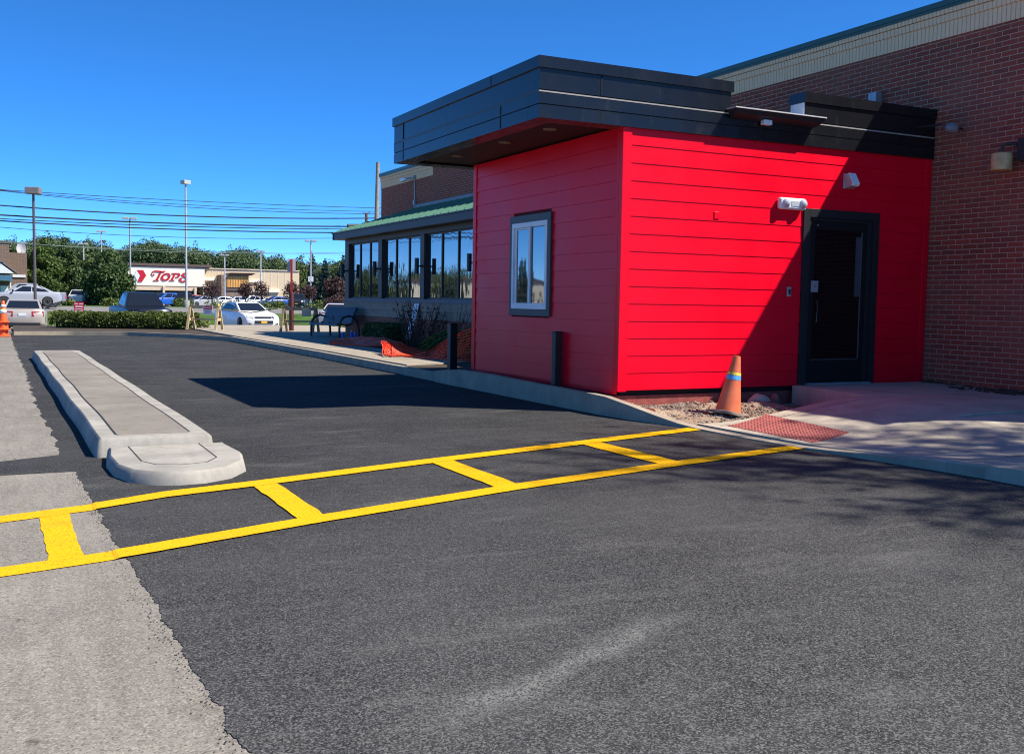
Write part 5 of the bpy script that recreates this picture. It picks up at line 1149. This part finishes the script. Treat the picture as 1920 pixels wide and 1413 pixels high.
b = MB(); b.box(XT(470), XT(528), YT+1.6, YT+1.99, ZT(546), ZT(540)); b.box(XT(384.5), XT(410), YT+1.6, YT+1.99, ZT(526), ZT(520.5)); b.box(XT(466), XT(490), YT+1.6, YT+1.99, ZT(527), ZT(522)); b.build('pale_fascia', STW, st)
# sign: chevron and the four letters
b = MB(); u = lambda px, py, s: (onY(px, py, YT).x, YT-.03-.10*s, onY(px, py, YT).z)
b.slab([(257, 506.3), (268.3, 506.3), (274, 516.5), (266.5, 528), (257.8, 528), (263, 517)], u); b.build('chevron', SRED, st)
b = MB(); b.slab([(256, 507), (262.3, 517), (257, 526), (252, 516)], u); b.build('diamond', WHITEP, st)
def stroke(pts, ws):
    vs = []; k = len(pts)
    P = [Vector(p) for p in pts]
    for i, p in enumerate(P):
        d = (P[min(i+1, k-1)]-P[max(0, i-1)]).normalized(); nrm = Vector((-d.y, d.x))*ws[i]*.5
        for s in (0, 1):
            for q in (p+nrm, p-nrm): vs.append(u(q.x, q.y, s))
    b.add(vs, [f for i in range(k-1) for f in ((4*i, 4*i+4, 4*i+5, 4*i+1), (4*i+2, 4*i+3, 4*i+7, 4*i+6), (4*i, 4*i+2, 4*i+6, 4*i+4), (4*i+1, 4*i+5, 4*i+7, 4*i+3))] + [(0, 1, 3, 2), (4*k-4, 4*k-2, 4*k-1, 4*k-3)])
b = MB(); stroke([(287.5, 513.5), (289.3, 515), (287.5, 516.6), (284.8, 515.6), (284, 512.6), (286, 509.6), (290, 508.2), (296, 508.4), (303, 509.6), (308, 509), (310.4, 508.0)], [1.2, 1.6, 1.4, 1.3, 1.4, 1.8, 2.2, 2.7, 2.9, 2.2, .6])
stroke([(301.5, 509.5), (297, 519), (293.5, 525)], [3.6, 3.6, 3.8]); stroke([(287.5, 525.6), (298, 525.6)], [1.5, 1.5]); b.build('letter_t', SRED, st)
def ell(cx, cy, rx, ry, sh, a0=0, a1=360, k=20): return [(cx+rx*math.cos(R(a0+(a1-a0)*i/k))-sh*math.sin(R(a0+(a1-a0)*i/k)), cy+ry*math.sin(R(a0+(a1-a0)*i/k))) for i in range(k+1)]
b = MB(); E_ = ell(310.8, 519, 6.6, 6.0, 2.2); stroke(E_, [2.4+1.7*abs(math.cos(R(18*i)+.2)) for i in range(21)]); b.build('letter_o', SRED, st)
b = MB(); stroke([(328, 513), (325, 519), (322, 525)], [3.4, 3.4, 3.6]); stroke([(317.5, 525.6), (327, 525.6)], [1.5, 1.5]); stroke([(322, 512.6), (332, 512.4)], [1.3, 1.6])
stroke(ell(331.5, 516.2, 4.6, 3.4, 1.2, -100, 110, 12), [1.6, 2, 2.6, 3.2, 3.5, 3.6, 3.5, 3.3, 2.9, 2.4, 2, 1.6, 1.3]); b.build('letter_p', SRED, st)
b = MB(); stroke([(351, 514.5), (349, 512.6), (344.5, 512.6), (341.5, 515), (343.5, 517.6), (348, 519.4), (350, 522.5), (347.5, 526.5), (342.5, 528), (337.5, 526.4), (336.2, 523.2), (338.6, 521.2), (341, 522.8), (339.8, 524.6)], [1.6, 2.2, 2.6, 3.0, 3.4, 3.8, 3.6, 3.0, 2.6, 2.2, 2.0, 1.8, 1.6, 1.2]); b.build('letter_s', SRED, st)
# ------------------------------------------------------------------ brick house at the far left with white gable porch and dish
YL = 118.0; xl = lambda px: onY(px, 556, YL).x; zl_ = lambda py: onY(20, py, YL).z
lb = thing('brick_shop', (xl(0), YL, .2), 'tan brick building with white gable porch at the far left', 'building')
BRT = mk_brick('tan_brick', .6, .2, ((.24, .155, .11), (.19, .12, .09), (.21, .14, .1)), (.3, .25, .2), 'y', mort=.02)
b = MB(); b.box(xl(-60), xl(19), YL, YL+12, 0, zl_(455)); b.build('wall', BRT, lb)
b = MB(); b.box(xl(19)+.01, xl(53), YL+2, YL+14, 0, zl_(472)); b.build('wall', BRT, lb)
b = MB(); b.box(xl(-60), xl(19)+.1, YL-.1, YL+12, zl_(455)+.005, zl_(453.5)); b.build('coping', BRN, lb)
b = MB(); x0, x1, xm = xl(-45), xl(25), xl(-10); b.slab([(x0, zl_(514)), (x1, zl_(514)), (xm, zl_(487))], lambda x, z, s: (x, YL-5+s*5, z)); b.build('gable', flat('porch_white', (.72, .72, .72), .6), lb)
b = MB(); b.slab([(x0-.3, zl_(514.2)), (xm, zl_(486)), (x1+.3, zl_(514.2)), (x1+.4, zl_(513)), (xm, zl_(484)), (x0-.4, zl_(513))], lambda x, z, s: (x, YL-5.06+s*5, z)); b.build('porch_roof', flat('porch_shingle', (.16, .16, .17), .8), lb)
b = MB(); b.box(x0, xl(22), YL-4.6, YL-.2, zl_(527), zl_(517)); b.box(xl(1), xl(15), YL-1, YL-.1, 0, zl_(536)); b.box(xl(18), xl(20), YL-4.6, YL-4.2, 0, zl_(527)); b.build('porch_front', flat('porch_panel', (.75, .76, .78), .6), lb)
b = MB(); b.box(xl(25), xl(50), YL+1.9, YL+2.4, zl_(519), zl_(514)); b.build('white_fascia', WHITEP, lb)
t = thing('satellite_dish', (xl(41), YL+1.5, zl_(472)), 'white satellite dish on the roof edge of the far brick building', 'satellite dish')
b = MB(); k = 20; vs = [(0, 0, 0)]; P = at(40, 466, 112)
for r, dpt in ((.35, -.05), (.65, -.15)):
    vs += [(r*.75*math.cos(2*math.pi*i/k), dpt, r*1.1*math.sin(2*math.pi*i/k)) for i in range(k)]
b.add([(P.x+x+.3*z*.0, P.y+y, P.z+z) for x, y, z in vs], [(0, 1+i, 1+(i+1) % k) for i in range(k)]+[(1+i, 1+k+i, 1+k+(i+1) % k, 1+(i+1) % k) for i in range(k)]); b.build('dish', flat('dish_white', (.6, .6, .6), .5), t, smooth=True)
b = MB(); b.tube([P, (P.x+.1, P.y+.5, P.z-.6), (P.x, YL+2.2, zl_(472)-.3)], .04, 6); b.tube([(P.x, P.y, P.z-.6), (P.x, P.y-.6, P.z-.25)], .025, 5); b.build('bracket', ZINC, t)
# ------------------------------------------------------------------ street side trees and woods
def tr(px0, px1, top, d, label, leaf, seed, shape, n=1500, size=.35, grp=None, nm='tree', trunkh=.2, cat='tree'):
    p = gp((px0+px1)/2, d); h = at(400, top, d).z + (-.0)-p[2]; hz = 550+.0158*((px0+px1)/2); h = 1.4+(hz-top)*d/1930-p[2]; w = (px1-px0)*d/1930
    return tree(nm, p, h, w, label, leaf, n, size, seed, shape, trunkh, grp, cat)
tr(50, 118, 440, 112, 'broad green roadside tree just right of the brown light pole', LF_G, 51, 'oval', 9000, .24, trunkh=.08)
tr(98, 152, 437, 120, 'darker narrow roadside tree between the two broad ones', LF_D, 52, 'oval', 7000, .24, trunkh=.08)
tr(156, 250, 459, 108, 'broad green roadside tree left of the supermarket sign', LF_D, 53, 'oval', 10000, .24, trunkh=.08)
tr(140, 190, 470, 125, 'green tree filling the gap behind the small lawn sign', LF_G, 54, 'round', 4500, .24, trunkh=.05)
for (a, c, tp_, d, lbl, sd) in ((376, 418, 524, 135, 'purple leaved tree before the cream wall corner', 61), (446, 474, 524, 138, 'purple leaved tree before the boarded panel', 62), (470, 508, 523, 132, 'purple leaved tree right of the boarded panel', 63), (528, 566, 523, 126, 'brownish purple tree behind the red sign post', 64), (560, 596, 529, 128, 'brown leaved tree left of the square sign pole', 65)):
    tr(a, c, tp_, d, lbl, LF_P, sd, 'round', 1000, .15, None, 'purple_tree', .32)
tr(604, 650, 514, 118, 'dark purple tree beside the window bay corner', LF_P, 66, 'round', 2200, .18, None, 'purple_tree', .2)
t = tr(606, 652, 553, 98, 'rounded maroon shrub at the grass edge by the window bay', LF_P, 67, 'round', 1500, .13, None, 'shrub', .02, 'shrub')
tr(566, 606, 470, 165, 'grey green spruce behind the square sign pole', LF_S, 71, 'cone', 4200, .27, None, 'spruce', .02); tr(588, 632, 481, 150, 'broad spruce in the group right of the store', LF_S, 72, 'cone', 4200, .27, None, 'spruce', .02); tr(618, 668, 474, 140, 'spruce nearest the window bay corner', LF_S, 73, 'cone', 4200, .27, None, 'spruce', .02)
tr(536, 580, 478, 215, 'dark leafy tree beyond the right end of the store', LF_D, 74, 'round', 3600, .36, trunkh=.05); tr(640, 700, 486, 160, 'dark spruce mostly hidden by the window bay', LF_S, 75, 'cone', 4200, .27, None, 'spruce', .02)
for px, d, r, lbl, sd in ((345, 118, 1.6, 'low green shrub left of the parked grey hatchback', 81), (430, 128, 2.2, 'low green planting below the white sedans', 82), (492, 128, 2.4, 'low green planting left of the blue sedan', 83), (520, 112, 1.2, 'small green shrub by the blue sedan', 84), (600, 112, 3., 'low green planting right of the black car', 85), (126, 96, 1.0, 'small brownish shrub beside the street', 86), (205, 100, 1.3, 'green shrub left of the navy pickup', 87), (182, 110, 1.5, 'dark purple shrub below the roadside trees', 88)):
    rr = random.Random(sd); p = gp(px, d); t = thing('shrub', p, lbl, 'shrub'); b = MB(); leaves(b, blobpts([((p[0]+rr.gauss(0, .3*r), p[1]+rr.gauss(0, .3), p[2]+.28*(r if r < 2 else 1.4)), (r*.6, r*.5, .38*(r if r < 2 else 1.5))) for _ in range(3)], 420, rr), .17, rr); b.build('foliage', LF_P if sd == 88 else LF_H, t, fix=False)
    b = MB(); b.tube([p, (p[0], p[1], p[2]+.3)], .03, 5); b.build('stem', BARK, t)
rr = random.Random(91); b = MB(); tb = MB()
def wood_h(px):
    K = [(-300, 455), (-60, 448), (0, 446), (50, 443), (110, 437), (150, 446), (185, 445), (205, 468), (232, 455), (265, 445), (300, 446), (312, 462), (335, 453), (375, 457), (395, 470), (420, 461), (470, 458), (490, 470), (520, 480), (560, 480), (600, 486), (700, 470), (900, 470)]
    for (a, u_), (c, v) in zip(K, K[1:]):
        if px <= c: return u_+(v-u_)*(px-a)/(c-a)
    return 470
px = -280
while px < 900:
    for row, d in enumerate((262, 285, 310)):
        q = px+rr.uniform(-10, 10); top = wood_h(q)+rr.uniform(-3, 7)+(4 if row == 0 else 0); p = at(q, 556, d); hz = 550+.0158*q; h = (hz-top)*d/1930+1.4; w = rr.uniform(4.2, 7.0); ev = rr.random() < .12
        z0 = ter(p.y)-1
        if ev: bl = [((p.x, p.y, z0+(h-z0)*(i+.5)/8), (max(.8, w*.5*(1.05-i/8)), max(.8, w*.5*(1.05-i/8)), (h-z0)/8)) for i in range(8)]
        else: bl = [((p.x+rr.gauss(0, w*.22), p.y+rr.gauss(0, w*.22), h-w*.42-rr.random()*w*.5), (w*.42, w*.42, w*.36)) for _ in range(5)] + [((p.x+rr.gauss(0, w*.3), p.y, z0+(h-z0)*f), (w*.52, w*.5, (h-z0)*.17)) for f in (.15, .35, .55, .72)]
        leaves(b, blobpts(bl, 2300 if 0 <= q <= 660 else 200, rr, .8), .36 if 0 <= q <= 660 else 1., rr, up=.6, asp=1.3)
        tb.tube([(p.x, p.y, z0), (p.x, p.y, h*.8)], .3, 5)
    px += 13 if 0 <= px < 660 else 22
w_ = tag(b.build('woods', LF_W, fix=False), 'dark green wooded ridge rising behind the supermarket', 'woods', kind='stuff')
tb.build('trunks', BARK, w_, local=True)['kind'] = 'stuff'
# things across the lot, out of frame to the left, that the windows mirror
sb = thing('white_store', (-72, 150, 0), 'pale flat roofed store across the road seen mirrored in the windows', 'building'); b = MB(); b.box(-100, -46, 150, 175, -.5, 4.6); b.build('wall', STW, sb)
b = MB(); b.box(-100.3, -45.7, 149.7, 175.2, 4.61, 5.1); b.build('coping', BRN, sb)
for i, (x, y, h, w, sh) in enumerate(((-49, 122, 7.5, 3.4, 'cone'), (-57, 128, 6, 3, 'cone'), (-38, 140, 5.5, 6, 'round'), (-22, 130, 5, 6, 'round'), (-74, 126, 5.5, 6, 'round'), (-86, 130, 5.5, 7, 'round'), (-30, 120, 4.5, 3, 'cone'))):
    tree('tree', (x, y, ter(y)), h, w, 'tree %s mirrored in the windows' % ('of spruce shape' if sh == 'cone' else 'of rounded shape') if False else ['tall spruce left of the street mirrored in the hut window', 'shorter spruce beside the tall mirrored spruce', 'round tree beyond the left edge of the lot', 'round tree nearest the brick shop outside the frame', 'round tree before the pale mirrored store', 'broad round tree far left of the pale store', 'small spruce by the street at the left'][i], LF_D if sh == 'round' else LF_S, 1100, .5, 200+i, sh, .08, None)
rr = random.Random(99); b = MB()
for i in range(46):
    x, y = -190+i*4.2+rr.uniform(-2, 2), 215+rr.uniform(-12, 12); h = rr.uniform(6, 9)
    if x > 0: continue
    leaves(b, blobpts([((x, y, h*f), (4.5*(1.1-.5*f), 4.5, h*.2)) for f in (.2, .45, .7, .85)], 160, rr, .7), 1.3, rr, up=.6, asp=1.2)
tag(b.build('woods', LF_W, fix=False), 'tree line far left outside the picture mirrored in the windows', 'woods', kind='stuff')
